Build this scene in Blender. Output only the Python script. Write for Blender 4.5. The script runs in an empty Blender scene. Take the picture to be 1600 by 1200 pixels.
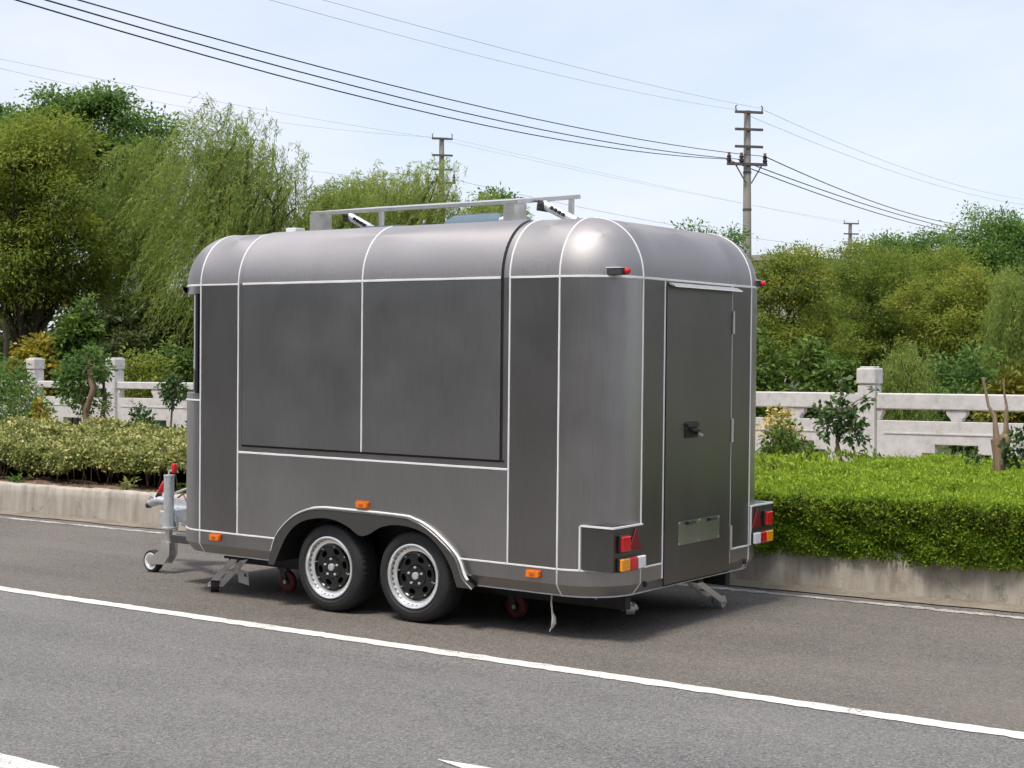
import bpy, bmesh, math, random
import numpy as np
from mathutils import Vector, Matrix
from mathutils.geometry import tessellate_polygon

scene = bpy.context.scene
COL = scene.collection
RAD = math.radians

# ------------------------------------------------------------------ camera
cam_data = bpy.data.cameras.new('camera')
cam_data.sensor_width = 36.0
cam_data.lens = 54.2
cam_data.clip_start = 0.1
cam_data.clip_end = 3000.0
camera = bpy.data.objects.new('camera', cam_data)
camera.location = (0.0, 0.0, 1.66)
camera.rotation_euler = (RAD(90 - 0.81), 0.0, RAD(36.5))
COL.objects.link(camera)
scene.camera = camera

# ------------------------------------------------------------------ sky, sun, exposure
SUN_ELEV = 67.0
SUN_FROM = Vector((0.05, -1.0, 0.0)).normalized()     # horizontal direction in which the sun stands
world = bpy.data.worlds.new('World')
scene.world = world
world.use_nodes = True
nt = world.node_tree
nt.nodes.clear()
w_out = nt.nodes.new('ShaderNodeOutputWorld')
w_bg = nt.nodes.new('ShaderNodeBackground')
w_sky = nt.nodes.new('ShaderNodeTexSky')
w_sky.sky_type = 'NISHITA'
w_sky.sun_disc = False
w_sky.sun_elevation = RAD(SUN_ELEV)
w_sky.sun_rotation = math.atan2(SUN_FROM.x, SUN_FROM.y)
w_sky.air_density = 1.0
w_sky.dust_density = 2.2
w_sky.ozone_density = 1.2
# thin high cloud veil over the blue
w_tc = nt.nodes.new('ShaderNodeTexCoord')
w_map = nt.nodes.new('ShaderNodeMapping')
w_map.inputs['Scale'].default_value = (1.3, 1.3, 4.2)
w_map.inputs['Rotation'].default_value = (0.12, 0.2, 0.4)
w_n = nt.nodes.new('ShaderNodeTexNoise')
w_n.inputs['Scale'].default_value = 1.9
w_n.inputs['Detail'].default_value = 7.0
w_n.inputs['Roughness'].default_value = 0.55
w_n.inputs['Distortion'].default_value = 0.35
w_r = nt.nodes.new('ShaderNodeMapRange')
w_r.inputs['From Min'].default_value = 0.36
w_r.inputs['From Max'].default_value = 0.72
w_r.inputs['To Min'].default_value = 0.52
w_r.inputs['To Max'].default_value = 0.97
w_mix = nt.nodes.new('ShaderNodeMix')
w_mix.data_type = 'RGBA'
w_mix.inputs['B'].default_value = (4.65, 4.78, 5.35, 1.0)
nt.links.new(w_tc.outputs['Generated'], w_map.inputs['Vector'])
nt.links.new(w_map.outputs['Vector'], w_n.inputs['Vector'])
nt.links.new(w_n.outputs['Fac'], w_r.inputs['Value'])
nt.links.new(w_r.outputs['Result'], w_mix.inputs['Factor'])
nt.links.new(w_sky.outputs['Color'], w_mix.inputs['A'])
nt.links.new(w_mix.outputs['Result'], w_bg.inputs['Color'])
w_bg.inputs['Strength'].default_value = 0.115
nt.links.new(w_bg.outputs['Background'], w_out.inputs['Surface'])

sun_data = bpy.data.lights.new('sun', 'SUN')
sun_data.energy = 2.15
sun_data.angle = RAD(14.0)            # hazy sun, soft shadow edges
sun_data.color = (1.0, 0.94, 0.855)
sun = bpy.data.objects.new('sun', sun_data)
sun_dir = SUN_FROM * math.cos(RAD(SUN_ELEV)) + Vector((0, 0, math.sin(RAD(SUN_ELEV))))
sun.rotation_euler = sun_dir.to_track_quat('Z', 'Y').to_euler()
sun.location = (0, -10, 30)
COL.objects.link(sun)

scene.view_settings.view_transform = 'Standard'
scene.view_settings.look = 'None'
scene.view_settings.exposure = 0.84
scene.view_settings.gamma = 1.0
scene.view_settings.use_curve_mapping = False
scene.render.engine = 'CYCLES'
scene.cycles.use_denoising = True
scene.cycles.max_bounces = 5
scene.cycles.diffuse_bounces = 3
scene.cycles.glossy_bounces = 3
scene.cycles.transmission_bounces = 4
scene.cycles.use_adaptive_sampling = True
scene.cycles.adaptive_threshold = 0.035
scene.cycles.transparent_max_bounces = 4

# ------------------------------------------------------------------ materials
def new_mat(name):
    m = bpy.data.materials.new(name)
    m.use_nodes = True
    b = m.node_tree.nodes['Principled BSDF']
    return m, m.node_tree, b

def node(t, kind, **kw):
    n = t.nodes.new(kind)
    for k, v in kw.items():
        if hasattr(n, k):
            setattr(n, k, v)
        else:
            n.inputs[k.replace('_', ' ')].default_value = v
    return n

def plain(name, col, rough=0.5, metal=0.0, var=0.0, scale=20.0, spec=0.5, bump=0.0, coat=0.0):
    m, t, b = new_mat(name)
    b.inputs['Base Color'].default_value = (*col, 1)
    b.inputs['Roughness'].default_value = rough
    b.inputs['Metallic'].default_value = metal
    b.inputs['Specular IOR Level'].default_value = spec
    b.inputs['Coat Weight'].default_value = coat
    if var or bump:
        tc = node(t, 'ShaderNodeTexCoord')
        nz = node(t, 'ShaderNodeTexNoise', Scale=scale, Detail=6.0, Roughness=0.6)
        t.links.new(tc.outputs['Object'], nz.inputs['Vector'])
        if var:
            mr = node(t, 'ShaderNodeMapRange', From_Min=0.3, From_Max=0.7, To_Min=1 - var, To_Max=1 + var)
            t.links.new(nz.outputs['Fac'], mr.inputs['Value'])
            hv = node(t, 'ShaderNodeHueSaturation')
            hv.inputs['Color'].default_value = (*col, 1)
            t.links.new(mr.outputs['Result'], hv.inputs['Value'])
            t.links.new(hv.outputs['Color'], b.inputs['Base Color'])
        if bump:
            bp = node(t, 'ShaderNodeBump', Strength=bump, Distance=0.01)
            t.links.new(nz.outputs['Fac'], bp.inputs['Height'])
            t.links.new(bp.outputs['Normal'], b.inputs['Normal'])
    return m

def ramp(t, stops):
    r = t.nodes.new('ShaderNodeValToRGB')
    els = r.color_ramp.elements
    while len(els) < len(stops):
        els.new(0.5)
    for e, (p, c) in zip(els, stops):
        e.position = p
        e.color = (*c, 1)
    return r

def steel_mat(name, base, rough, random_tone=True):
    """brushed stainless sheet: fine grain, faint scuffs, a small tone change from sheet to sheet"""
    m, t, b = new_mat(name)
    tc = node(t, 'ShaderNodeTexCoord')
    mp = node(t, 'ShaderNodeMapping')
    mp.inputs['Scale'].default_value = (160, 160, 3.0)
    g = node(t, 'ShaderNodeTexNoise', Scale=1.6, Detail=3.0)
    t.links.new(tc.outputs['Object'], mp.inputs['Vector'])
    t.links.new(mp.outputs['Vector'], g.inputs['Vector'])
    big = node(t, 'ShaderNodeTexNoise', Scale=2.1, Detail=5.0, Roughness=0.6)
    t.links.new(tc.outputs['Object'], big.inputs['Vector'])
    mp2 = node(t, 'ShaderNodeMapping')
    mp2.inputs['Scale'].default_value = (22, 22, 7)
    mp2.inputs['Rotation'].default_value = (0.5, 0.6, 0.3)
    sc = node(t, 'ShaderNodeTexNoise', Scale=3.0, Detail=8.0, Roughness=0.75)
    t.links.new(tc.outputs['Object'], mp2.inputs['Vector'])
    t.links.new(mp2.outputs['Vector'], sc.inputs['Vector'])
    scr = node(t, 'ShaderNodeMapRange', From_Min=0.68, From_Max=0.8, To_Min=0.0, To_Max=0.22)
    t.links.new(sc.outputs['Fac'], scr.inputs['Value'])
    v1 = node(t, 'ShaderNodeMapRange', From_Min=0.3, From_Max=0.7, To_Min=0.93, To_Max=1.07)
    t.links.new(g.outputs['Fac'], v1.inputs['Value'])
    v2 = node(t, 'ShaderNodeMapRange', From_Min=0.3, From_Max=0.7, To_Min=0.95, To_Max=1.05)
    t.links.new(big.outputs['Fac'], v2.inputs['Value'])
    mu = node(t, 'ShaderNodeMath', operation='MULTIPLY')
    t.links.new(v1.outputs['Result'], mu.inputs[0])
    t.links.new(v2.outputs['Result'], mu.inputs[1])
    if random_tone:
        oi = node(t, 'ShaderNodeObjectInfo')
        v3 = node(t, 'ShaderNodeMapRange', From_Min=0.0, From_Max=1.0, To_Min=0.94, To_Max=1.05)
        t.links.new(oi.outputs['Random'], v3.inputs['Value'])
        mu2 = node(t, 'ShaderNodeMath', operation='MULTIPLY')
        t.links.new(mu.outputs[0], mu2.inputs[0])
        t.links.new(v3.outputs['Result'], mu2.inputs[1])
        mu = mu2
    hv = node(t, 'ShaderNodeHueSaturation')
    hv.inputs['Color'].default_value = (*base, 1)
    t.links.new(mu.outputs[0], hv.inputs['Value'])
    mx = node(t, 'ShaderNodeMix', data_type='RGBA')
    mx.inputs['B'].default_value = (0.62, 0.62, 0.62, 1)
    t.links.new(scr.outputs['Result'], mx.inputs['Factor'])
    t.links.new(hv.outputs['Color'], mx.inputs['A'])
    t.links.new(mx.outputs['Result'], b.inputs['Base Color'])
    b.inputs['Metallic'].default_value = 1.0
    rr = node(t, 'ShaderNodeMapRange', From_Min=0.3, From_Max=0.7, To_Min=rough - 0.02, To_Max=rough + 0.03)
    t.links.new(big.outputs['Fac'], rr.inputs['Value'])
    t.links.new(rr.outputs['Result'], b.inputs['Roughness'])
    bp = node(t, 'ShaderNodeBump', Strength=0.10, Distance=0.0012)
    t.links.new(g.outputs['Fac'], bp.inputs['Height'])
    bp2 = node(t, 'ShaderNodeBump', Strength=0.05, Distance=0.012)
    t.links.new(big.outputs['Fac'], bp2.inputs['Height'])
    t.links.new(bp.outputs['Normal'], bp2.inputs['Normal'])
    t.links.new(bp2.outputs['Normal'], b.inputs['Normal'])
    tg = node(t, 'ShaderNodeTangent', direction_type='RADIAL', axis='Z')
    t.links.new(tg.outputs['Tangent'], b.inputs['Tangent'])
    b.inputs['Anisotropic'].default_value = 0.2
    b.inputs['Anisotropic Rotation'].default_value = 0.25
    return m

M = {}
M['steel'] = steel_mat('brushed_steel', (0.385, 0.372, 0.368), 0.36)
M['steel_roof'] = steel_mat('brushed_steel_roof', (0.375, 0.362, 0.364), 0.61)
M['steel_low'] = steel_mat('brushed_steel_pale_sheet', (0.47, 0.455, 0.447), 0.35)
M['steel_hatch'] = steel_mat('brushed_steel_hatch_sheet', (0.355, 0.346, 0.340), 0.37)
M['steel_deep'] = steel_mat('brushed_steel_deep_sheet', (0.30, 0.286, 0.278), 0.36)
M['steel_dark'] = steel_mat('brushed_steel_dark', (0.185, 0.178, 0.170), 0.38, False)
M['seam'] = plain('white_seam', (0.80, 0.80, 0.80), 0.45, var=0.06, scale=8)
M['gap'] = plain('black_rubber_gap', (0.010, 0.010, 0.010), 0.7)
M['tyre'] = plain('tyre_rubber', (0.022, 0.022, 0.023), 0.62, var=0.25, scale=9, bump=0.08)
M['chrome'] = plain('polished_alloy', (0.93, 0.93, 0.92), 0.30, 0.72, var=0.06, scale=30)
M['gloss_black'] = plain('gloss_black', (0.008, 0.008, 0.008), 0.16, coat=0.5)
M['galv'] = plain('galvanised_steel', (0.66, 0.69, 0.71), 0.42, 0.6, var=0.14, scale=26)
M['galv_dark'] = plain('galvanised_dark', (0.22, 0.23, 0.23), 0.45, 0.8, var=0.14, scale=26)
M['bare'] = plain('bare_stainless', (0.68, 0.67, 0.64), 0.36, 0.8, var=0.10, scale=12)
M['mirror'] = plain('mirror_plate', (0.50, 0.51, 0.46), 0.30, 0.9, var=0.06, scale=6, bump=0.05)
M['amber'] = plain('amber_lens', (0.80, 0.21, 0.012), 0.22, coat=0.4, var=0.15, scale=60)
M['amber_dark'] = plain('amber_lens_base', (0.55, 0.11, 0.01), 0.35)
M['orange'] = plain('orange_lens', (0.90, 0.34, 0.015), 0.22, coat=0.4, var=0.1, scale=60)
M['red'] = plain('red_lens', (0.62, 0.012, 0.014), 0.2, coat=0.4, var=0.2, scale=50)
M['dark_red'] = plain('reflector_red', (0.20, 0.010, 0.018), 0.35, var=0.5, scale=90)
M['white_lens'] = plain('white_lens', (0.78, 0.78, 0.80), 0.22, var=0.06, scale=40)
M['black_plastic'] = plain('black_plastic', (0.018, 0.018, 0.020), 0.42)
M['glass'] = plain('tinted_glass', (0.008, 0.012, 0.014), 0.05, coat=0.6)
M['chassis'] = plain('chassis_paint', (0.030, 0.030, 0.030), 0.6, var=0.2)
M['castor_red'] = plain('castor_red', (0.22, 0.035, 0.032), 0.5, var=0.15)
M['red_plastic'] = plain('red_plastic', (0.55, 0.018, 0.020), 0.35)
M['rope'] = plain('rope_white', (0.68, 0.66, 0.60), 0.9, var=0.12, scale=80)
M['paper'] = plain('paper_tag', (0.66, 0.66, 0.60), 0.8, var=0.08, scale=70)
M['white_plastic'] = plain('white_plastic', (0.78, 0.78, 0.76), 0.4)
M['vent_blue'] = plain('vent_blue_grey', (0.14, 0.21, 0.26), 0.3, var=0.1)
M['blue'] = plain('blue_fitting', (0.03, 0.13, 0.28), 0.4)
M['arch'] = plain('arch_trim_grey', (0.052, 0.050, 0.047), 0.48, var=0.08)
M['slot'] = plain('slot_shade', (0.22, 0.22, 0.22), 0.5, 0.8)
M['bolt_dark'] = plain('dark_bolt', (0.10, 0.10, 0.10), 0.5, 0.6)

# ------------------------------------------------------------------ mesh helpers
class MB:
    """collects shapes for ONE mesh object"""
    def __init__(self):
        self.v = []
        self.f = []

    def add(self, verts, faces):
        o = len(self.v)
        self.v.extend([tuple(p) for p in verts])
        self.f.extend([tuple(i + o for i in f) for f in faces])
        return self

    def box(self, lo, hi):
        x0, y0, z0 = lo
        x1, y1, z1 = hi
        return self.add([(x0, y0, z0), (x1, y0, z0), (x1, y1, z0), (x0, y1, z0), (x0, y0, z1), (x1, y0, z1), (x1, y1, z1), (x0, y1, z1)],
                        [(0, 3, 2, 1), (4, 5, 6, 7), (0, 1, 5, 4), (1, 2, 6, 5), (2, 3, 7, 6), (3, 0, 4, 7)])

    def bar(self, a, b, w, h, up=(0, 0, 1)):
        """rectangular bar from a to b"""
        a, b, up = Vector(a), Vector(b), Vector(up)
        d = (b - a).normalized()
        s = d.cross(up)
        if s.length < 1e-4:
            s = d.cross(Vector((1, 0, 0)))
        s.normalize()
        n = s.cross(d)
        vs = []
        for p in (a, b):
            for i, j in ((-1, -1), (1, -1), (1, 1), (-1, 1)):
                vs.append(p + s * (w / 2 * i) + n * (h / 2 * j))
        return self.add(vs, [(0, 1, 2, 3), (7, 6, 5, 4), (0, 4, 5, 1), (1, 5, 6, 2), (2, 6, 7, 3), (3, 7, 4, 0)])

    def tube(self, pts, radii, seg=12, caps=True):
        pts = [Vector(p) for p in pts]
        if not hasattr(radii, '__len__'):
            radii = [radii] * len(pts)
        rings = []
        ref = None
        for i, p in enumerate(pts):
            d = (pts[min(i + 1, len(pts) - 1)] - pts[max(i - 1, 0)]).normalized()
            if ref is None:
                ref = d.cross(Vector((0, 0, 1)))
                if ref.length < 1e-3:
                    ref = d.cross(Vector((1, 0, 0)))
            ref = (ref - d * ref.dot(d)).normalized()
            s = d.cross(ref)
            rings.append([p + (ref * math.cos(2 * math.pi * k / seg) + s * math.sin(2 * math.pi * k / seg)) * radii[i] for k in range(seg)])
        vs = [q for r in rings for q in r]
        fs = []
        for i in range(len(pts) - 1):
            for k in range(seg):
                k2 = (k + 1) % seg
                fs.append((i * seg + k, i * seg + k2, (i + 1) * seg + k2, (i + 1) * seg + k))
        if caps:
            fs.append(tuple(range(seg - 1, -1, -1)))
            n = (len(pts) - 1) * seg
            fs.append(tuple(range(n, n + seg)))
        return self.add(vs, fs)

    def lathe_y(self, c, prof, seg=48, mod=None, closed=False):
        """revolve (radius, y) profile about the Y axis through c"""
        cx, cy, cz = c
        vs = []
        for j, (r, y) in enumerate(prof):
            for k in range(seg):
                a = 2 * math.pi * k / seg
                rr = r + (mod(j, k) if mod else 0)
                vs.append((cx + rr * math.cos(a), cy + y, cz + rr * math.sin(a)))
        fs = []
        n = len(prof)
        for j in range(n if closed else n - 1):
            j2 = (j + 1) % n
            for k in range(seg):
                k2 = (k + 1) % seg
                fs.append((j * seg + k, j * seg + k2, j2 * seg + k2, j2 * seg + k))
        return self.add(vs, fs)

    def prism(self, poly, axis, a, b, holes=()):
        """extrude a 2D polygon (with holes) along axis 'x','y' or 'z' between a and b"""
        def p3(p, t):
            if axis == 'x':
                return (t, p[0], p[1])
            if axis == 'y':
                return (p[0], t, p[1])
            return (p[0], p[1], t)
        loops = [list(poly)] + [list(h) for h in holes]
        flat = [p for l in loops for p in l]
        tris = tessellate_polygon([[Vector((p[0], p[1], 0)) for p in l] for l in loops])
        n = len(flat)
        vs = [p3(p, a) for p in flat] + [p3(p, b) for p in flat]
        fs = [tuple(t) for t in tris] + [tuple(i + n for i in reversed(t)) for t in tris]
        o = 0
        for l in loops:
            m = len(l)
            for i in range(m):
                j = (i + 1) % m
                fs.append((o + i, o + j, n + o + j, n + o + i))
            o += m
        return self.add(vs, fs)

    def build(self, name, mat, parent=None, smooth=None, bevel=0.0, fix=True):
        me = bpy.data.meshes.new(name)
        me.from_pydata(self.v, [], self.f)
        if fix:
            bm = bmesh.new()
            bm.from_mesh(me)
            bmesh.ops.recalc_face_normals(bm, faces=bm.faces)
            bm.to_mesh(me)
            bm.free()
        me.materials.append(M[mat] if isinstance(mat, str) else mat)
        if smooth is not None:
            me.shade_smooth()
            me.set_sharp_from_angle(angle=RAD(smooth))
        o = bpy.data.objects.new(name, me)
        COL.objects.link(o)
        if parent is not None:
            o.parent = parent
        if bevel:
            md = o.modifiers.new('bevel', 'BEVEL')
            md.width = bevel
            md.segments = 2
            md.limit_method = 'ANGLE'
            md.angle_limit = RAD(40)
        return o

def tag(o, label=None, cat=None, group=None, kind=None):
    if label:
        o['label'] = label
    if cat:
        o['category'] = cat
    if group:
        o['group'] = group
    if kind:
        o['kind'] = kind
    return o

def empty(name, loc=(0, 0, 0), rz=0.0):
    o = bpy.data.objects.new(name, None)
    o.empty_display_size = 0.2
    o.location = loc
    o.rotation_euler = (0, 0, rz)
    COL.objects.link(o)
    return o

def copy_tree(o, parent=None):
    c = o.copy()
    COL.objects.link(c)
    c.parent = parent
    for ch in list(o.children):
        copy_tree(ch, c)
    return c

def fast_mesh(name, verts, nper, mat, parent=None, rnd=None, smooth=False):
    """N separate polygons of nper vertices, with a random value per polygon"""
    verts = np.ascontiguousarray(verts, dtype=np.float32).reshape(-1, 3)
    nv = len(verts)
    nf = nv // nper
    me = bpy.data.meshes.new(name)
    me.vertices.add(nv)
    me.vertices.foreach_set('co', verts.ravel())
    me.loops.add(nv)
    me.loops.foreach_set('vertex_index', np.arange(nv, dtype=np.int32))
    me.polygons.add(nf)
    me.polygons.foreach_set('loop_start', np.arange(nf, dtype=np.int32) * nper)
    me.polygons.foreach_set('loop_total', np.full(nf, nper, dtype=np.int32))
    if rnd is not None:
        at = me.attributes.new('tone', 'FLOAT', 'FACE')
        at.data.foreach_set('value', np.asarray(rnd, dtype=np.float32))
    me.update()
    me.validate()
    me.materials.append(M[mat] if isinstance(mat, str) else mat)
    o = bpy.data.objects.new(name, me)
    COL.objects.link(o)
    if parent is not None:
        o.parent = parent
    return o

# ------------------------------------------------------------------ ground, road, markings
def asphalt(name, c0, c1, stone, dust):
    m, t, b = new_mat(name)
    tc = node(t, 'ShaderNodeTexCoord')
    vo = node(t, 'ShaderNodeTexVoronoi', Scale=120.0)
    t.links.new(tc.outputs['Object'], vo.inputs['Vector'])
    fine = node(t, 'ShaderNodeTexNoise', Scale=150.0, Detail=3.0, Roughness=0.7)
    t.links.new(tc.outputs['Object'], fine.inputs['Vector'])
    mid = node(t, 'ShaderNodeTexNoise', Scale=1.3, Detail=8.0, Roughness=0.62)
    mp = node(t, 'ShaderNodeMapping')
    mp.inputs['Scale'].default_value = (0.35, 1.0, 1.0)
    t.links.new(tc.outputs['Object'], mp.inputs['Vector'])
    t.links.new(mp.outputs['Vector'], mid.inputs['Vector'])
    r1 = ramp(t, [(0.32, c0), (0.68, c1)])
    t.links.new(mid.outputs['Fac'], r1.inputs['Fac'])
    # single stones of the aggregate differ in tone
    sx = node(t, 'ShaderNodeSeparateColor')
    t.links.new(vo.outputs['Color'], sx.inputs['Color'])
    st = node(t, 'ShaderNodeMapRange', From_Min=0.0, From_Max=1.0, To_Min=0.60, To_Max=1.38)
    t.links.new(sx.outputs['Red'], st.inputs['Value'])
    fv = node(t, 'ShaderNodeMapRange', From_Min=0.3, From_Max=0.7, To_Min=0.82, To_Max=1.18)
    t.links.new(fine.outputs['Fac'], fv.inputs['Value'])
    mu = node(t, 'ShaderNodeMath', operation='MULTIPLY')
    t.links.new(st.outputs['Result'], mu.inputs[0])
    t.links.new(fv.outputs['Result'], mu.inputs[1])
    hv = node(t, 'ShaderNodeHueSaturation')
    t.links.new(r1.outputs['Color'], hv.inputs['Color'])
    t.links.new(mu.outputs[0], hv.inputs['Value'])
    pick = node(t, 'ShaderNodeMapRange', From_Min=0.86, From_Max=0.93, To_Min=0.0, To_Max=0.5)
    t.links.new(sx.outputs['Green'], pick.inputs['Value'])
    mx = node(t, 'ShaderNodeMix', data_type='RGBA')
    mx.inputs['B'].default_value = (*stone, 1)
    t.links.new(pick.outputs['Result'], mx.inputs['Factor'])
    t.links.new(hv.outputs['Color'], mx.inputs['A'])
    # dusty streaks along the road
    dn = node(t, 'ShaderNodeTexNoise', Scale=0.9, Detail=9.0, Roughness=0.68)
    mp2 = node(t, 'ShaderNodeMapping')
    mp2.inputs['Scale'].default_value = (0.22, 1.1, 1.0)
    mp2.inputs['Location'].default_value = (3.1, 7.7, 0)
    t.links.new(tc.outputs['Object'], mp2.inputs['Vector'])
    t.links.new(mp2.outputs['Vector'], dn.inputs['Vector'])
    dr = node(t, 'ShaderNodeMapRange', From_Min=0.52, From_Max=0.72, To_Min=0.0, To_Max=0.6)
    t.links.new(dn.outputs['Fac'], dr.inputs['Value'])
    mx2 = node(t, 'ShaderNodeMix', data_type='RGBA')
    mx2.inputs['B'].default_value = (*dust, 1)
    t.links.new(dr.outputs['Result'], mx2.inputs['Factor'])
    t.links.new(mx.outputs['Result'], mx2.inputs['A'])
    t.links.new(mx2.outputs['Result'], b.inputs['Base Color'])
    b.inputs['Roughness'].default_value = 0.86
    b.inputs['Specular IOR Level'].default_value = 0.3
    bp = node(t, 'ShaderNodeBump', Strength=0.55, Distance=0.006)
    t.links.new(vo.outputs['Distance'], bp.inputs['Height'])
    t.links.new(bp.outputs['Normal'], b.inputs['Normal'])
    return m

M['asphalt'] = asphalt('asphalt_lane', (0.130, 0.1265, 0.124), (0.168, 0.163, 0.157), (0.34, 0.32, 0.285), (0.21, 0.20, 0.188))
M['asphalt_brown'] = asphalt('asphalt_parking_lane', (0.108, 0.098, 0.087), (0.152, 0.137, 0.120), (0.31, 0.27, 0.225), (0.18, 0.160, 0.138))

def paint_mat(name, lo, hi):
    m, t, b = new_mat(name)
    tc = node(t, 'ShaderNodeTexCoord')
    n1 = node(t, 'ShaderNodeTexNoise', Scale=60.0, Detail=5.0, Roughness=0.7)
    n2 = node(t, 'ShaderNodeTexNoise', Scale=2.5, Detail=7.0, Roughness=0.65)
    t.links.new(tc.outputs['Object'], n1.inputs['Vector'])
    t.links.new(tc.outputs['Object'], n2.inputs['Vector'])
    ad = node(t, 'ShaderNodeMath', operation='ADD')
    t.links.new(n1.outputs['Fac'], ad.inputs[0])
    t.links.new(n2.outputs['Fac'], ad.inputs[1])
    r = ramp(t, [(lo, (0.20, 0.185, 0.165)), (hi, (0.62, 0.60, 0.555)), (hi + 0.16, (0.74, 0.725, 0.68))])
    mr = node(t, 'ShaderNodeMapRange', From_Min=0.0, From_Max=2.0)
    t.links.new(ad.outputs[0], mr.inputs['Value'])
    t.links.new(mr.outputs['Result'], r.inputs['Fac'])
    t.links.new(r.outputs['Color'], b.inputs['Base Color'])
    b.inputs['Roughness'].default_value = 0.7
    bp = node(t, 'ShaderNodeBump', Strength=0.4, Distance=0.003)
    t.links.new(n1.outputs['Fac'], bp.inputs['Height'])
    t.links.new(bp.outputs['Normal'], b.inputs['Normal'])
    return m
M['paint'] = paint_mat('road_paint', 0.395, 0.455)
M['paint_worn'] = paint_mat('road_paint_worn', 0.46, 0.60)

def earthy(name, stops, scale, bump, rough=0.95, detail=9.0, stretch=(1, 1, 1)):
    m, t, b = new_mat(name)
    tc = node(t, 'ShaderNodeTexCoord')
    mp = node(t, 'ShaderNodeMapping')
    mp.inputs['Scale'].default_value = stretch
    n1 = node(t, 'ShaderNodeTexNoise', Scale=scale, Detail=detail, Roughness=0.66)
    n2 = node(t, 'ShaderNodeTexNoise', Scale=scale * 14, Detail=4.0, Roughness=0.7)
    t.links.new(tc.outputs['Object'], mp.inputs['Vector'])
    t.links.new(mp.outputs['Vector'], n1.inputs['Vector'])
    t.links.new(mp.outputs['Vector'], n2.inputs['Vector'])
    mxf = node(t, 'ShaderNodeMix', data_type='FLOAT')
    mxf.inputs['Factor'].default_value = 0.4
    t.links.new(n1.outputs['Fac'], mxf.inputs['A'])
    t.links.new(n2.outputs['Fac'], mxf.inputs['B'])
    r = ramp(t, stops)
    t.links.new(mxf.outputs['Result'], r.inputs['Fac'])
    t.links.new(r.outputs['Color'], b.inputs['Base Color'])
    b.inputs['Roughness'].default_value = rough
    b.inputs['Specular IOR Level'].default_value = 0.25
    bp = node(t, 'ShaderNodeBump', Strength=bump, Distance=0.02)
    t.links.new(mxf.outputs['Result'], bp.inputs['Height'])
    t.links.new(bp.outputs['Normal'], b.inputs['Normal'])
    return m

M['soil'] = earthy('bare_soil', [(0.32, (0.075, 0.048, 0.03)), (0.5, (0.17, 0.115, 0.075)), (0.68, (0.27, 0.19, 0.125))], 2.2, 0.8)
M['sand'] = earthy('sandy_gutter', [(0.34, (0.13, 0.112, 0.09)), (0.52, (0.225, 0.195, 0.155)), (0.7, (0.31, 0.27, 0.215))], 3.0, 0.4)
M['grass_ground'] = earthy('grassy_earth', [(0.34, (0.022, 0.032, 0.010)), (0.5, (0.045, 0.065, 0.018)), (0.68, (0.085, 0.085, 0.035))], 1.2, 0.9)
M['granite'] = earthy('pale_granite', [(0.30, (0.34, 0.332, 0.315)), (0.47, (0.575, 0.565, 0.545)), (0.66, (0.70, 0.69, 0.67))], 9.0, 0.12, 0.8)
M['pole_concrete'] = earthy('pole_concrete', [(0.3, (0.27, 0.25, 0.22)), (0.7, (0.40, 0.37, 0.33))], 1.5, 0.15, 0.9)

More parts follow.
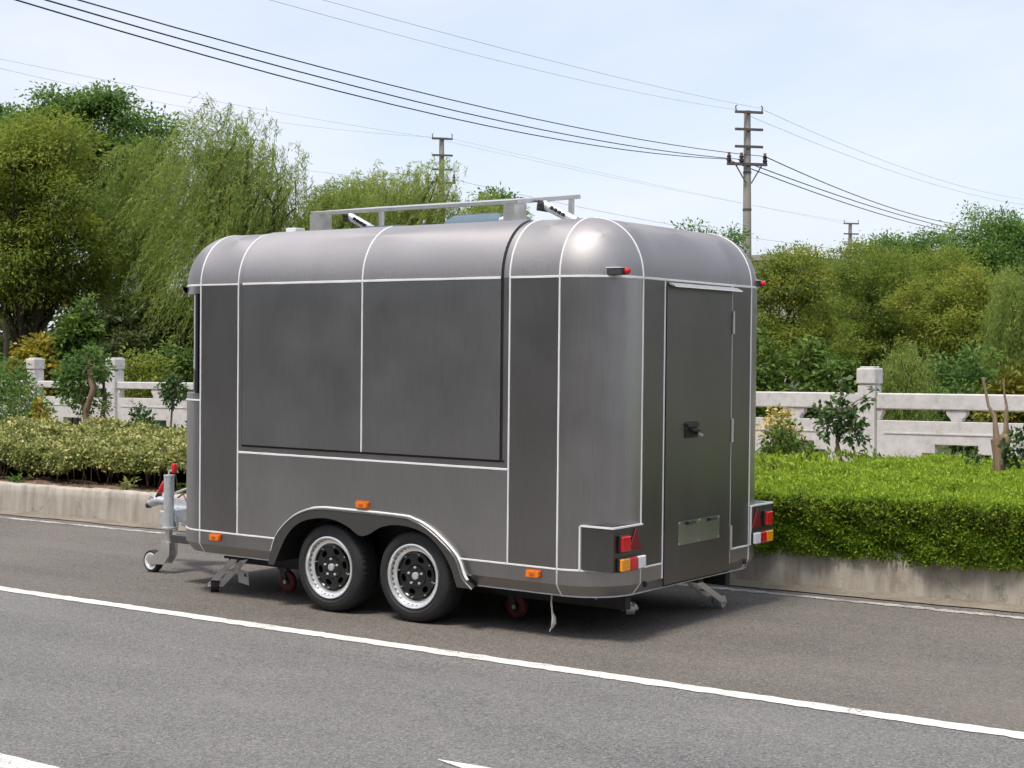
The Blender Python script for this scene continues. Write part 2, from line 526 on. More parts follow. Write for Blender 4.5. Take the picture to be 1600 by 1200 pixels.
def kerb_mat():
    """old concrete: grey-beige with run-down stains and broken dark patches"""
    m, t, b = new_mat('weathered_concrete')
    tc = node(t, 'ShaderNodeTexCoord')
    mp = node(t, 'ShaderNodeMapping')
    mp.inputs['Scale'].default_value = (7.0, 7.0, 0.9)
    n1 = node(t, 'ShaderNodeTexNoise', Scale=1.0, Detail=8.0, Roughness=0.7)
    t.links.new(tc.outputs['Object'], mp.inputs['Vector'])
    t.links.new(mp.outputs['Vector'], n1.inputs['Vector'])
    n2 = node(t, 'ShaderNodeTexNoise', Scale=2.0, Detail=10.0, Roughness=0.75)
    t.links.new(tc.outputs['Object'], n2.inputs['Vector'])
    r1 = ramp(t, [(0.3, (0.25, 0.22, 0.18)), (0.5, (0.40, 0.365, 0.31)), (0.7, (0.52, 0.485, 0.42))])
    t.links.new(n1.outputs['Fac'], r1.inputs['Fac'])
    mr = node(t, 'ShaderNodeMapRange', From_Min=0.56, From_Max=0.70, To_Min=0.0, To_Max=0.5)
    t.links.new(n2.outputs['Fac'], mr.inputs['Value'])
    mx = node(t, 'ShaderNodeMix', data_type='RGBA')
    mx.inputs['B'].default_value = (0.16, 0.125, 0.085, 1)
    t.links.new(mr.outputs['Result'], mx.inputs['Factor'])
    t.links.new(r1.outputs['Color'], mx.inputs['A'])
    # hairline cracks
    vo = node(t, 'ShaderNodeTexVoronoi', feature='DISTANCE_TO_EDGE', Scale=1.3)
    wn = node(t, 'ShaderNodeTexNoise', Scale=3.0, Detail=5.0)
    t.links.new(tc.outputs['Object'], wn.inputs['Vector'])
    wm = node(t, 'ShaderNodeMix', data_type='VECTOR')
    wm.inputs['Factor'].default_value = 0.5
    t.links.new(tc.outputs['Object'], wm.inputs['A'])
    t.links.new(wn.outputs['Color'], wm.inputs['B'])
    t.links.new(wm.outputs['Result'], vo.inputs['Vector'])
    cr = node(t, 'ShaderNodeMapRange', From_Min=0.0, From_Max=0.008, To_Min=0.35, To_Max=0.0)
    t.links.new(vo.outputs['Distance'], cr.inputs['Value'])
    mx2 = node(t, 'ShaderNodeMix', data_type='RGBA')
    mx2.inputs['B'].default_value = (0.06, 0.05, 0.04, 1)
    t.links.new(cr.outputs['Result'], mx2.inputs['Factor'])
    t.links.new(mx.outputs['Result'], mx2.inputs['A'])
    t.links.new(mx2.outputs['Result'], b.inputs['Base Color'])
    b.inputs['Roughness'].default_value = 0.92
    b.inputs['Specular IOR Level'].default_value = 0.2
    bp = node(t, 'ShaderNodeBump', Strength=0.6, Distance=0.02)
    t.links.new(n2.outputs['Fac'], bp.inputs['Height'])
    t.links.new(bp.outputs['Normal'], b.inputs['Normal'])
    return m
M['kerb'] = kerb_mat()

def sheet(name, x0, x1, y0, y1, z, mat, kind='structure'):
    o = MB().add([(x0, y0, z), (x1, y0, z), (x1, y1, z), (x0, y1, z)], [(0, 1, 2, 3)]).build(name, mat, fix=False)
    return tag(o, kind=kind)

rng = np.random.default_rng(7)

def grid_sheet(name, xs, ys, zf, mat):
    X, Y = np.meshgrid(xs, ys)
    Z = zf(X, Y)
    nx, ny = len(xs), len(ys)
    vs = np.stack([X, Y, Z], -1).reshape(-1, 3)
    fs = [(j * nx + i, j * nx + i + 1, (j + 1) * nx + i + 1, (j + 1) * nx + i) for j in range(ny - 1) for i in range(nx - 1)]
    o = MB().add(vs.tolist(), fs).build(name, mat, smooth=60, fix=False)
    return tag(o, kind='structure')

tag(sheet('ground', -900, 900, -900, 900, -0.06, 'grass_ground'), 'dark green grassy ground reaching the horizon')
tag(sheet('road', -120, 70, -8.5, 6.85, 0.0, 'asphalt'), 'grey asphalt driving lane in the foreground')
tag(sheet('parking_lane', -120, 70, 6.85, 10.45, 0.0, 'asphalt_brown'), 'brownish asphalt lane between the white line and the kerb')

def marking(name, pts_a, pts_b, z, label, mat='paint'):
    """painted strip between two polylines"""
    n = len(pts_a)
    o = MB().add([(x, y, z) for x, y in pts_a] + [(x, y, z) for x, y in pts_b],
                 [(i, i + 1, n + i + 1, n + i) for i in range(n - 1)]).build(name, mat, fix=False)
    return tag(o, label, kind='structure')

def line_marking(name, x0, x1, yc, w, label, jag=0.006, step=0.05, mat='paint'):
    xs = np.arange(x0, x1, step)
    a = [(x, yc - w / 2 + rng.normal() * jag) for x in xs]
    b = [(x, yc + w / 2 + rng.normal() * jag) for x in xs]
    return marking(name, a, b, 0.004, label, mat)

line_marking('lane_line', -70, 25, 6.83, 0.12, 'long white painted line running past the trailer', 0.005)
line_marking('edge_line', -70, 25, 9.98, 0.085, 'worn white edge line along the foot of the kerb', 0.012, mat='paint_worn')
line_marking('dash_line', -9.2, -5.05, 3.87, 0.15, 'white dash at the lower left corner of the road', 0.004)
marking('road_arrow', [(-4.06, 4.965), (-3.9, 4.92), (-3.6, 4.84), (-2.6, 4.55)], [(-4.06, 4.97), (-3.9, 4.985), (-3.6, 5.005), (-2.6, 5.06)], 0.004,
        'pointed tip of a white arrow at the bottom edge')

# sandy dust collected along the kerb foot
xs = np.arange(-70, 25, 0.12)
wob = np.convolve(rng.normal(size=len(xs)), np.ones(6) / 6, 'same') * 0.05
MBs = MB()
n = len(xs)
MBs.add([(x, 10.17 + w, 0.008) for x, w in zip(xs, wob)] + [(x, 10.44, 0.02) for x in xs], [(i, i + 1, n + i + 1, n + i) for i in range(n - 1)])
tag(MBs.build('gutter_dust', 'sand', fix=False), 'sandy dust gathered along the foot of the kerb', kind='structure')

# kerb wall with a slightly uneven, rounded top edge
prof = [(10.40, -0.02), (10.405, 0.10), (10.41, 0.22), (10.415, 0.295), (10.435, 0.315), (10.53, 0.318), (10.555, 0.30), (10.56, 0.0)]
xs = np.arange(-70, 25, 0.09)
vs = []
drift = np.convolve(rng.normal(size=len(xs)), np.ones(25) / 25, 'same') * 0.05
for i, x in enumerate(xs):
    for j, (y, z) in enumerate(prof):
        e = rng.normal() * (0.004 if 0 < j < 6 else 0)
        vs.append((x, y + e, z + (e + drift[i] * 0.4 if j > 1 else 0)))
m_ = len(prof)
fs = [(i * m_ + j, (i + 1) * m_ + j, (i + 1) * m_ + j + 1, i * m_ + j + 1) for i in range(len(xs) - 1) for j in range(m_ - 1)]
tag(MB().add(vs, fs).build('kerb', 'kerb', smooth=50, fix=False), 'weathered concrete kerb wall holding the planting bed', kind='structure')

def bed_z(X, Y):
    return (0.29 + 0.17 * np.clip((Y - 10.5) / 6.0, 0, 1) - 0.55 * np.clip((Y - 17.6) / 5.0, 0, 1)
            + 0.02 * np.sin(X * 3.1 + Y * 1.7) * np.sin(X * 1.3 - Y * 2.9) + 0.01 * np.sin(X * 9.1 + Y * 7.3))
tag(grid_sheet('planting_bed', np.arange(-60, 25, 0.25), np.concatenate([np.arange(10.52, 13, 0.12), np.arange(13, 24, 0.4)]), bed_z, 'soil'),
    'bare soil of the planting bed behind the kerb')

# ------------------------------------------------------------------ the trailer
# local frame: u runs from the rear wall to the front, v from the near side to the far side, z up
LEN, WID, RC, RH = 3.775, 2.13, 0.36, 0.372
ZB, ZS, ZK, ZF = 2.164, 0.427, 0.335, 0.258      # belt seam, lower seam, skirt edge, underside
trailer = empty('food_trailer')
ex = Vector((0.99982428, 0.0144251, -0.01197162))
ey = Vector((-0.01442614, 0.99989594, 0.0))
ez = ex.cross(ey)
trailer.matrix_world = Matrix(((ex.x, ey.x, ez.x, -4.868), (ex.y, ey.y, ez.y, 7.511), (ex.z, ey.z, ez.z, 0.0), (0, 0, 0, 1)))
tag(trailer, 'grey brushed steel two-axle food trailer parked by the kerb', 'trailer')

def Q(u, v, z):
    return (-u, v, z)

def ground_z(u):
    return -u * 0.01197

ARCH = [(2.724, ZF), (2.651, 0.446), (2.517, 0.573), (2.386, 0.636), (2.255, 0.660), (2.063, 0.663), (1.571, 0.657), (1.453, 0.642),
        (1.335, 0.600), (1.219, 0.528), (1.104, 0.432), (1.046, 0.320), (0.989, ZF)]
def smooth_poly(pts, n):
    """Catmull-Rom through the points"""
    p = [Vector((a, b, 0)) for a, b in pts]
    p = [p[0] * 2 - p[1]] + p + [p[-1] * 2 - p[-2]]
    out = []
    for i in range(1, len(p) - 2):
        for k in range(n):
            t = k / n
            a, b, c, d = p[i - 1], p[i], p[i + 1], p[i + 2]
            q = 0.5 * ((2 * b) + (c - a) * t + (2 * a - 5 * b + 4 * c - d) * t * t + (3 * b - a - 3 * c + d) * t ** 3)
            out.append((q.x, q.y))
    out.append((p[-2].x, p[-2].y))
    return out
ARCH_S = smooth_poly(ARCH, 5)
_au = np.array([a for a, b in ARCH_S])[::-1]
_az = np.array([b for a, b in ARCH_S])[::-1]
def arch_z(u):
    return float(np.interp(u, _au, _az)) if _au[0] < u < _au[-1] else -1.0

# perimeter stations: (u, v, nu, nv)
def side_st(us, v, nv):
    return [(u, v, 0.0, nv) for u in us]
def arc_st(cu, cv, a0, a1, n=14):
    out = []
    for i in range(n + 1):
        a = a0 + (a1 - a0) * i / n
        out.append((cu + RC * math.cos(a), cv + RC * math.sin(a), math.cos(a), math.sin(a)))
    return out
H = math.pi / 2
SIDE_CUTS = [LEN - RC, 3.04, 0.722, RC]
def us_between(a, b, arch=False):
    if arch:
        inner = [u for u in np.linspace(2.73, 0.985, 70)]
        return [a] + inner + [b]
    return list(np.linspace(a, b, 5))
sections = [
    ('near_front', side_st(us_between(LEN - RC, 3.04), 0.0, -1.0)),
    ('near_mid', side_st(us_between(3.04, 0.722, True), 0.0, -1.0)),
    ('near_rear', side_st(us_between(0.722, RC), 0.0, -1.0)),
    ('corner_rn', arc_st(RC, RC, -H, -2 * H)),
    ('rear_a', [(0.0, v, -1.0, 0.0) for v in np.linspace(RC, 0.618, 4)]),
    ('rear_door', [(0.0, v, -1.0, 0.0) for v in np.linspace(0.618, 1.495, 4)]),
    ('rear_b', [(0.0, v, -1.0, 0.0) for v in np.linspace(1.495, WID - RC, 4)]),
    ('corner_rf', arc_st(RC, WID - RC, -2 * H, -3 * H)),
    ('far', side_st(list(np.linspace(RC, LEN - RC, 12)), WID, 1.0)),
    ('corner_ff', arc_st(LEN - RC, WID - RC, H, 0.0)),
    ('front', [(LEN, v, 1.0, 0.0) for v in np.linspace(WID - RC, RC, 6)]),
    ('corner_fn', arc_st(LEN - RC, RC, 0.0, -H)),
]
NROOF = 16
WIN0, WIN1 = 1.40, 2.105                            # front window band
def surf(st, z=None, t=None, off=0.0):
    u, v, nu, nv = st
    if t is None:
        d = -off
        if z < ZK:
            d += 0.058 * (ZK - z) / (ZK - ZF)
        return (u - nu * d, v - nv * d, z)
    R2 = RC + off
    return (u - nu * (RC - R2 * math.cos(t)), v - nv * (RC - R2 * math.cos(t)), ZB + (RH + off) * math.sin(t))

def grid_panel(name, rows, mat='steel', parent=trailer, smooth=45):
    """rows: list of rows of points; None cells are skipped"""
    mb = MB()
    nr, ncol = len(rows), len(rows[0])
    vs = [Q(*p) for r in rows for p in r]
    fs = []
    for j in range(nr - 1):
        for i in range(ncol - 1):
            a, b = j * ncol + i, j * ncol + i + 1
            c, d = (j + 1) * ncol + i + 1, (j + 1) * ncol + i
            if abs(vs[a][2] - vs[d][2]) + abs(vs[b][2] - vs[c][2]) < 2e-4 and rows[j][i][2] < 1.0:
                continue
            fs.append((a, b, c, d))
    if not fs:
        return None
    mb.add(vs, fs)
    return mb.build(name, mat, parent, smooth=smooth, fix=False)

for nm, sts in sections:
    def lowz(st, z):
        if nm == 'near_mid':
            return max(z, arch_z(st[0]))
        return z
    skirt = []
    for z in (ZF, ZK, ZS):
        skirt.append([surf(st, min(lowz(st, z), ZS) if lowz(st, z) < ZS else ZS) for st in sts])
    if nm == 'near_mid':
        for keep in ([i for i, st in enumerate(sts) if st[0] > 2.655], [i for i, st in enumerate(sts) if st[0] < 1.10]):
            grid_panel('skirt_panel', [[row[i] for i in keep] for row in skirt], smooth=25)
    else:
        grid_panel('skirt_panel', skirt, smooth=25)
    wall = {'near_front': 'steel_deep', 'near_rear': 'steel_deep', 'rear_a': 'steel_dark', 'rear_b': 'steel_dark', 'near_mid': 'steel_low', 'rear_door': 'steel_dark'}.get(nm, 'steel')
    lo = [surf(st, max(ZS, lowz(st, ZS))) for st in sts]
    if nm in ('corner_fn', 'front', 'corner_ff'):
        grid_panel('wall_panel', [lo, [surf(st, WIN0) for st in sts]])
        grid_panel('wall_panel', [[surf(st, WIN1) for st in sts], [surf(st, ZB) for st in sts]])
    elif nm == 'near_mid':
        grid_panel('wall_panel', [lo, [surf(st, 1.0) for st in sts]], wall)
        grid_panel('hatch_frame', [[surf(st, 1.0) for st in sts], [surf(st, ZB) for st in sts]])
    else:
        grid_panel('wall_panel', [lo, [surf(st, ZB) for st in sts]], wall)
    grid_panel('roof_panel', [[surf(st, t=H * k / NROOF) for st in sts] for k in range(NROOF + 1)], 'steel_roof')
# flat roof top
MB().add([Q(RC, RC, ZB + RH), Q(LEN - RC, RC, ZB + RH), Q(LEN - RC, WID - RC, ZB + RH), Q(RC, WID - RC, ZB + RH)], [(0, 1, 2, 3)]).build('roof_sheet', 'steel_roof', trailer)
# underside tray and chassis
mb = MB()
per = [surf(st, ZF + 0.012) for nm, sts in sections if nm != 'near_mid' for st in sts[:-1]]
MB().box(Q(LEN - 0.13, 0.30, ZF + 0.004), Q(0.13, WID - 0.30, ZF + 0.05)).build('floor_tray', 'chassis', trailer)
for a, b in ((LEN - 0.40, 2.76), (0.96, 0.38)):
    MB().box(Q(a, 0.085, ZF + 0.006), Q(b, 0.299, ZF + 0.048)).build('floor_edge', 'chassis', trailer)
for v in (0.42, WID - 0.42):
    MB().box(Q(LEN - 0.25, v - 0.03, 0.155), Q(0.12, v + 0.03, 0.262)).build('chassis_rail', 'chassis', trailer)
# light metal lip under the skirt edge
mb = MB()
def ribbon(path, norms, w, h, mb=None, jit=0.0, seed=0):
    """flat raised strip along a path lying on a surface"""
    mb = mb or MB()
    r = random.Random(seed)
    P = [Vector(Q(*p)) for p in path]
    N = [Vector(Q(*n)).normalized() for n in norms]
    vs = []
    for i, p in enumerate(P):
        d = P[min(i + 1, len(P) - 1)] - P[max(i - 1, 0)]
        s = N[i].cross(d)
        if s.length < 1e-9:
            s = Vector((1, 0, 0))
        s.normalize()
        ww = w * (1 + r.uniform(-jit, jit))
        o = s * (w * r.uniform(-jit, jit) * 0.4)
        for a, b in ((-0.5, -0.002), (-0.36, h), (0.36, h), (0.5, -0.002)):
            vs.append(p + s * (ww * a) + N[i] * b + o)
    fs = []
    for i in range(len(P) - 1):
        for k in range(3):
            fs.append((i * 4 + k, i * 4 + k + 1, i * 4 + 4 + k + 1, i * 4 + 4 + k))
    fs += [(0, 1, 2, 3), (len(vs) - 4, len(vs) - 3, len(vs) - 2, len(vs) - 1)]
    mb.add(vs, fs)
    return mb

SW, SH = 0.0125, 0.0035
_seed = [0]
def seam(path, norms, w=SW, h=SH, mat='seam', name='seam_strip'):
    _seed[0] += 1
    return ribbon(path, norms, w, h, jit=0.10, seed=_seed[0]).build(name, mat, trailer, smooth=40)

def vertical(st, z0, z1=ZB, roof=0.0, off=0.0):
    """path up the wall at a station, on over the roof curve to angle roof"""
    path, nr = [], []
    zs = [z for z in (ZF, ZK) if z0 <= z < z1] + list(np.linspace(max(z0, ZK), z1, 14))
    zs = sorted(set(round(z, 4) for z in zs))
    for z in zs:
        path.append(surf(st, z, off=off))
        nr.append((st[2], st[3], 0.0 if z >= ZK else -0.35))
    if roof:
        for k in range(1, 17):
            t = roof * k / 16
            path.append(surf(st, t=t, off=off))
            nr.append((st[2] * math.cos(t), st[3] * math.cos(t), math.sin(t)))
    return path, nr

NEAR = lambda u: (u, 0.0, 0.0, -1.0)
REAR = lambda v: (0.0, v, -1.0, 0.0)
for u, z0, rf in ((LEN - RC, ZF, H), (3.04, ZS, H), (0.722, ZS, H), (RC, ZF, H)):
    seam(*vertical(NEAR(u), z0, ZB, rf))
for v, z0, rf in ((RC, ZF, H), (WID - RC, ZF, H)):
    seam(*vertical(REAR(v), z0, ZB, rf))
for v, z0, rf in ((0.618, ZK - 0.02, 0), (1.495, ZK - 0.02, 0)):
    seam(*vertical(REAR(v), z0, ZB, rf))
FAR = lambda u: (u, WID, 0.0, 1.0)
for u in (RC, 1.2, 2.5, LEN - RC):
    seam(*vertical(FAR(u), ZS, ZB, H))
sec = dict(sections)
def around(names, z, off=0.0):
    path, nr = [], []
    for nm in names:
        for st in sec[nm]:
            p = surf(st, z, off=off)
            if path and (Vector(path[-1]) - Vector(p)).length < 1e-5:
                continue
            path.append(p)
            nr.append((st[2], st[3], 0.0))
    return path, nr
seam(*around(['near_front'], ZB))
seam(*around(['near_rear', 'corner_rn', 'rear_a', 'rear_door', 'rear_b', 'corner_rf', 'far', 'corner_ff', 'front', 'corner_fn'], ZB), w=0.015)
for names in (['corner_fn', 'near_front'], ['near_rear', 'corner_rn', 'rear_a'], ['rear_b', 'corner_rf', 'far', 'corner_ff']):
    seam(*around(names, ZS))
us = [u for u in np.linspace(3.04, 0.722, 90) if not (1.10 < u < 2.655)]
for lo, hi in ((2.66, 3.04), (0.722, 1.098)):
    pts = [(u, 0.0, ZS) for u in np.linspace(lo, hi, 10)]
    seam(pts, [(0, -1, 0)] * len(pts))
pts = [(u, 0.0, 1.0) for u in np.linspace(3.04, 0.722, 24)]
seam(pts, [(0, -1, 0)] * len(pts), w=0.015)
# pale edge lip below the skirt
for names in (['corner_fn', 'near_front'], ['near_rear', 'corner_rn', 'rear_a', 'rear_door', 'rear_b', 'corner_rf']):
    p, nr = around(names, ZF + 0.006)
    seam(p, nr, w=0.010, h=0.006, mat='galv', name='skirt_lip')
for lo, hi in ((2.73, 3.04), (0.722, 0.985)):
    pts = [(u, 0.055, ZF + 0.006) for u in np.linspace(lo, hi, 8)]
    seam(pts, [(0, -1, 0)] * len(pts), w=0.010, h=0.006, mat='galv', name='skirt_lip')

# serving hatch: a gull-wing leaf that follows wall and roof curve, black gap round it
HU0, HU1, HZ0, HT = 2.990, 0.782, 1.055, 1.36
def hatch_rows(u0, u1, off):
    us = np.linspace(u0, u1, 8)
    rows = [[surf(NEAR(u), z, off=off) for u in us] for z in np.linspace(HZ0, ZB, 8)]
    rows += [[surf(NEAR(u), t=HT * k / 16, off=off) for u in us] for k in range(1, 17)]
    return rows
rows = hatch_rows(HU0, HU1, 0.011)
nr_, nc_ = len(rows), len(rows[0])
inner = hatch_rows(HU0, HU1, 0.0005)
mb = MB()
vs = [Q(*p) for r in rows for p in r] + [Q(*p) for r in inner for p in r]
fs = [(j * nc_ + i, j * nc_ + i + 1, (j + 1) * nc_ + i + 1, (j + 1) * nc_ + i) for j in range(nr_ - 1) for i in range(nc_ - 1)]
o_ = nr_ * nc_
rim = [(0, i) for i in range(nc_)] + [(j, nc_ - 1) for j in range(1, nr_)] + [(nr_ - 1, i) for i in range(nc_ - 2, -1, -1)] + [(j, 0) for j in range(nr_ - 2, 0, -1)]
for a in range(len(rim)):
    p, q = rim[a], rim[(a + 1) % len(rim)]
    i0, i1 = p[0] * nc_ + p[1], q[0] * nc_ + q[1]
    fs.append((i0, i1, o_ + i1, o_ + i0))
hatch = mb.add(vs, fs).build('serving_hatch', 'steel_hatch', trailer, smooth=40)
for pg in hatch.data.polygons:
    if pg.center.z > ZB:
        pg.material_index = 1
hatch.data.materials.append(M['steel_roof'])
tag(hatch, 'wide gull-wing serving hatch with a white centre seam')
def hseam(path, nr, w=SW, h=SH, mat='seam', name='seam_strip', jit=0.1):
    _seed[0] += 1
    return ribbon(path, nr, w, h, jit=jit, seed=_seed[0]).build(name, mat, hatch, smooth=40)
p, n_ = vertical(NEAR(1.895), HZ0, ZB, HT, off=0.011)
hseam(p, n_)
pts = [(u, -0.011, ZB) for u in np.linspace(HU0 - 0.002, HU1 + 0.002, 20)]
hseam(pts, [(0, -1, 0)] * 20, w=0.016)
# gap gasket
p, n_ = vertical(NEAR(HU0 + 0.005), HZ0 - 0.01, ZB, HT)
hseam(p, n_, w=0.014, h=0.003, mat='gap', name='gasket', jit=0)
p, n_ = vertical(NEAR(HU1 - 0.007), HZ0 - 0.01, ZB, HT)
hseam(p, n_, w=0.015, h=0.003, mat='gap', name='gasket', jit=0)
pts = [(u, 0.0, HZ0 - 0.007) for u in np.linspace(HU0 + 0.012, HU1 - 0.028, 20)]
hseam(pts, [(0, -1, 0)] * 20, w=0.018, h=0.003, mat='gap', name='gasket', jit=0)

# front window band (recessed, tinted) and the lip above it
fr = sec['corner_ff'] + sec['front'][1:-1] + sec['corner_fn'][:-1]
fr = [s for s in fr]
win = grid_panel('front_window', [[surf(st, WIN0, off=-0.045) for st in fr], [surf(st, WIN1, off=-0.045) for st in fr]], 'glass')
grid_panel('window_reveal', [[surf(st, WIN0) for st in fr], [surf(st, WIN0, off=-0.05) for st in fr]], 'steel')
grid_panel('window_reveal', [[surf(st, WIN1, off=-0.05) for st in fr], [surf(st, WIN1) for st in fr]], 'steel')
e = sec['corner_fn'][-2]
MB().box(Q(LEN - RC + 0.06, 0.004, WIN0), Q(LEN - RC + 0.035, 0.06, WIN1)).build('window_post', 'black_plastic', trailer)
p, n_ = around(['corner_fn'], WIN0 - 0.05)
seam(p, n_)
mb = MB()
for nm in ('corner_fn', 'front', 'corner_ff'):
    pass
lip = []
for st in sec['front'] + sec['corner_fn'][1:9]:
    lip.append((surf(st, ZB - 0.008, off=0.0), surf(st, ZB - 0.008, off=0.035), surf(st, ZB - 0.035, off=0.028), surf(st, ZB - 0.06, off=0.0)))
vs = [Q(*p) for q in lip for p in q]
fs = [(i * 4 + k, i * 4 + k + 1, i * 4 + 5 + k, i * 4 + 4 + k) for i in range(len(lip) - 1) for k in range(3)]
mb.add(vs, fs).build('window_hood', 'steel', trailer, smooth=40)

# shallow locker on the front wall
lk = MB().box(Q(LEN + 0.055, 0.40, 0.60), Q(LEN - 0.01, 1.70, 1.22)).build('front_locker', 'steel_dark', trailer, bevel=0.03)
MB().box(Q(LEN + 0.066, 0.98, 1.10), Q(LEN + 0.054, 1.12, 1.15)).build('locker_latch', 'black_plastic', lk)

# wheel arch trim: plate standing proud of the wall, scalloped round the two wheels
PO = [(2.690, 0.256), (2.625, 0.448), (2.492, 0.577), (2.362, 0.640), (2.232, 0.664), (2.04, 0.667), (1.550, 0.661), (1.432, 0.647), (1.315, 0.604), (1.199, 0.532),
      (1.085, 0.436), (1.028, 0.318), (0.955, 0.256)]
PI_ = [(2.634, 0.256), (2.574, 0.374), (2.495, 0.490), (2.377, 0.570), (2.209, 0.604), (2.081, 0.597), (1.967, 0.563), (1.892, 0.521), (1.843, 0.513), (1.782, 0.532),
       (1.709, 0.573), (1.625, 0.598), (1.529, 0.606), (1.411, 0.594), (1.294, 0.553), (1.19, 0.470), (1.121, 0.377), (1.069, 0.256)]
po, pi_ = smooth_poly(PO, 4), smooth_poly(PI_, 4)
poly = [(-a, b) for a, b in po] + [(-a, b) for a, b in reversed(pi_)]
mb = MB()
mb.prism(poly, 'y', -0.052, -0.047)
lipv = []
for a, b in po:
    lipv += [Q(a, -0.0525, b + 0.0008), Q(a + 0.018, 0.0, b + 0.0008)]
mb.add(lipv, [(2 * i, 2 * i + 1, 2 * i + 3, 2 * i + 2) for i in range(len(po) - 1)])
arch = mb.build('wheel_arch_trim', 'arch', trailer)
nrm = []
for i in range(len(po)):
    a, b = po[max(i - 1, 0)], po[min(i + 1, len(po) - 1)]
    d = Vector((b[0] - a[0], b[1] - a[1])).normalized()
    n2 = Vector((d.y, -d.x))
    if n2.y < 0 and 4 < i < len(po) - 6:
        n2 = -n2
    nrm.append(n2)
mb = MB()
vs = []
for (a, b), n2 in zip(ARCH_S[::1], [None] * len(ARCH_S)):
    pass
path = [(a, 0.0, b + 0.004) for a, b in ARCH_S[2:-3]]
ribbon(path, [(0, -1, 0)] * len(path), 0.020, 0.016, jit=0.06, seed=5).build('seam_strip', 'seam', arch, smooth=40)
# edge of the plate catches the light
path = [(a, -0.052, b - 0.004) for a, b in po[6:]]
ribbon(path, [(0, -1, 0)] * len(path), 0.010, 0.0025, jit=0.02, seed=6).build('trim_edge', 'steel', arch, smooth=40)
# wheel housing (dark liner)
mb = MB()
liner = [(a, b) for a, b in ARCH_S]
vs = []
for a, b in liner:
    vs += [Q(a, 0.001, b), Q(a, 0.34, b)]
k_ = len(liner)
mb.add(vs, [(2 * i, 2 * i + 1, 2 * i + 3, 2 * i + 2) for i in range(k_ - 1)])
mb.add([Q(a, 0.34, b) for a, b in liner], [tuple(range(k_))])
mb.build('wheel_housing', 'chassis', trailer, fix=False)

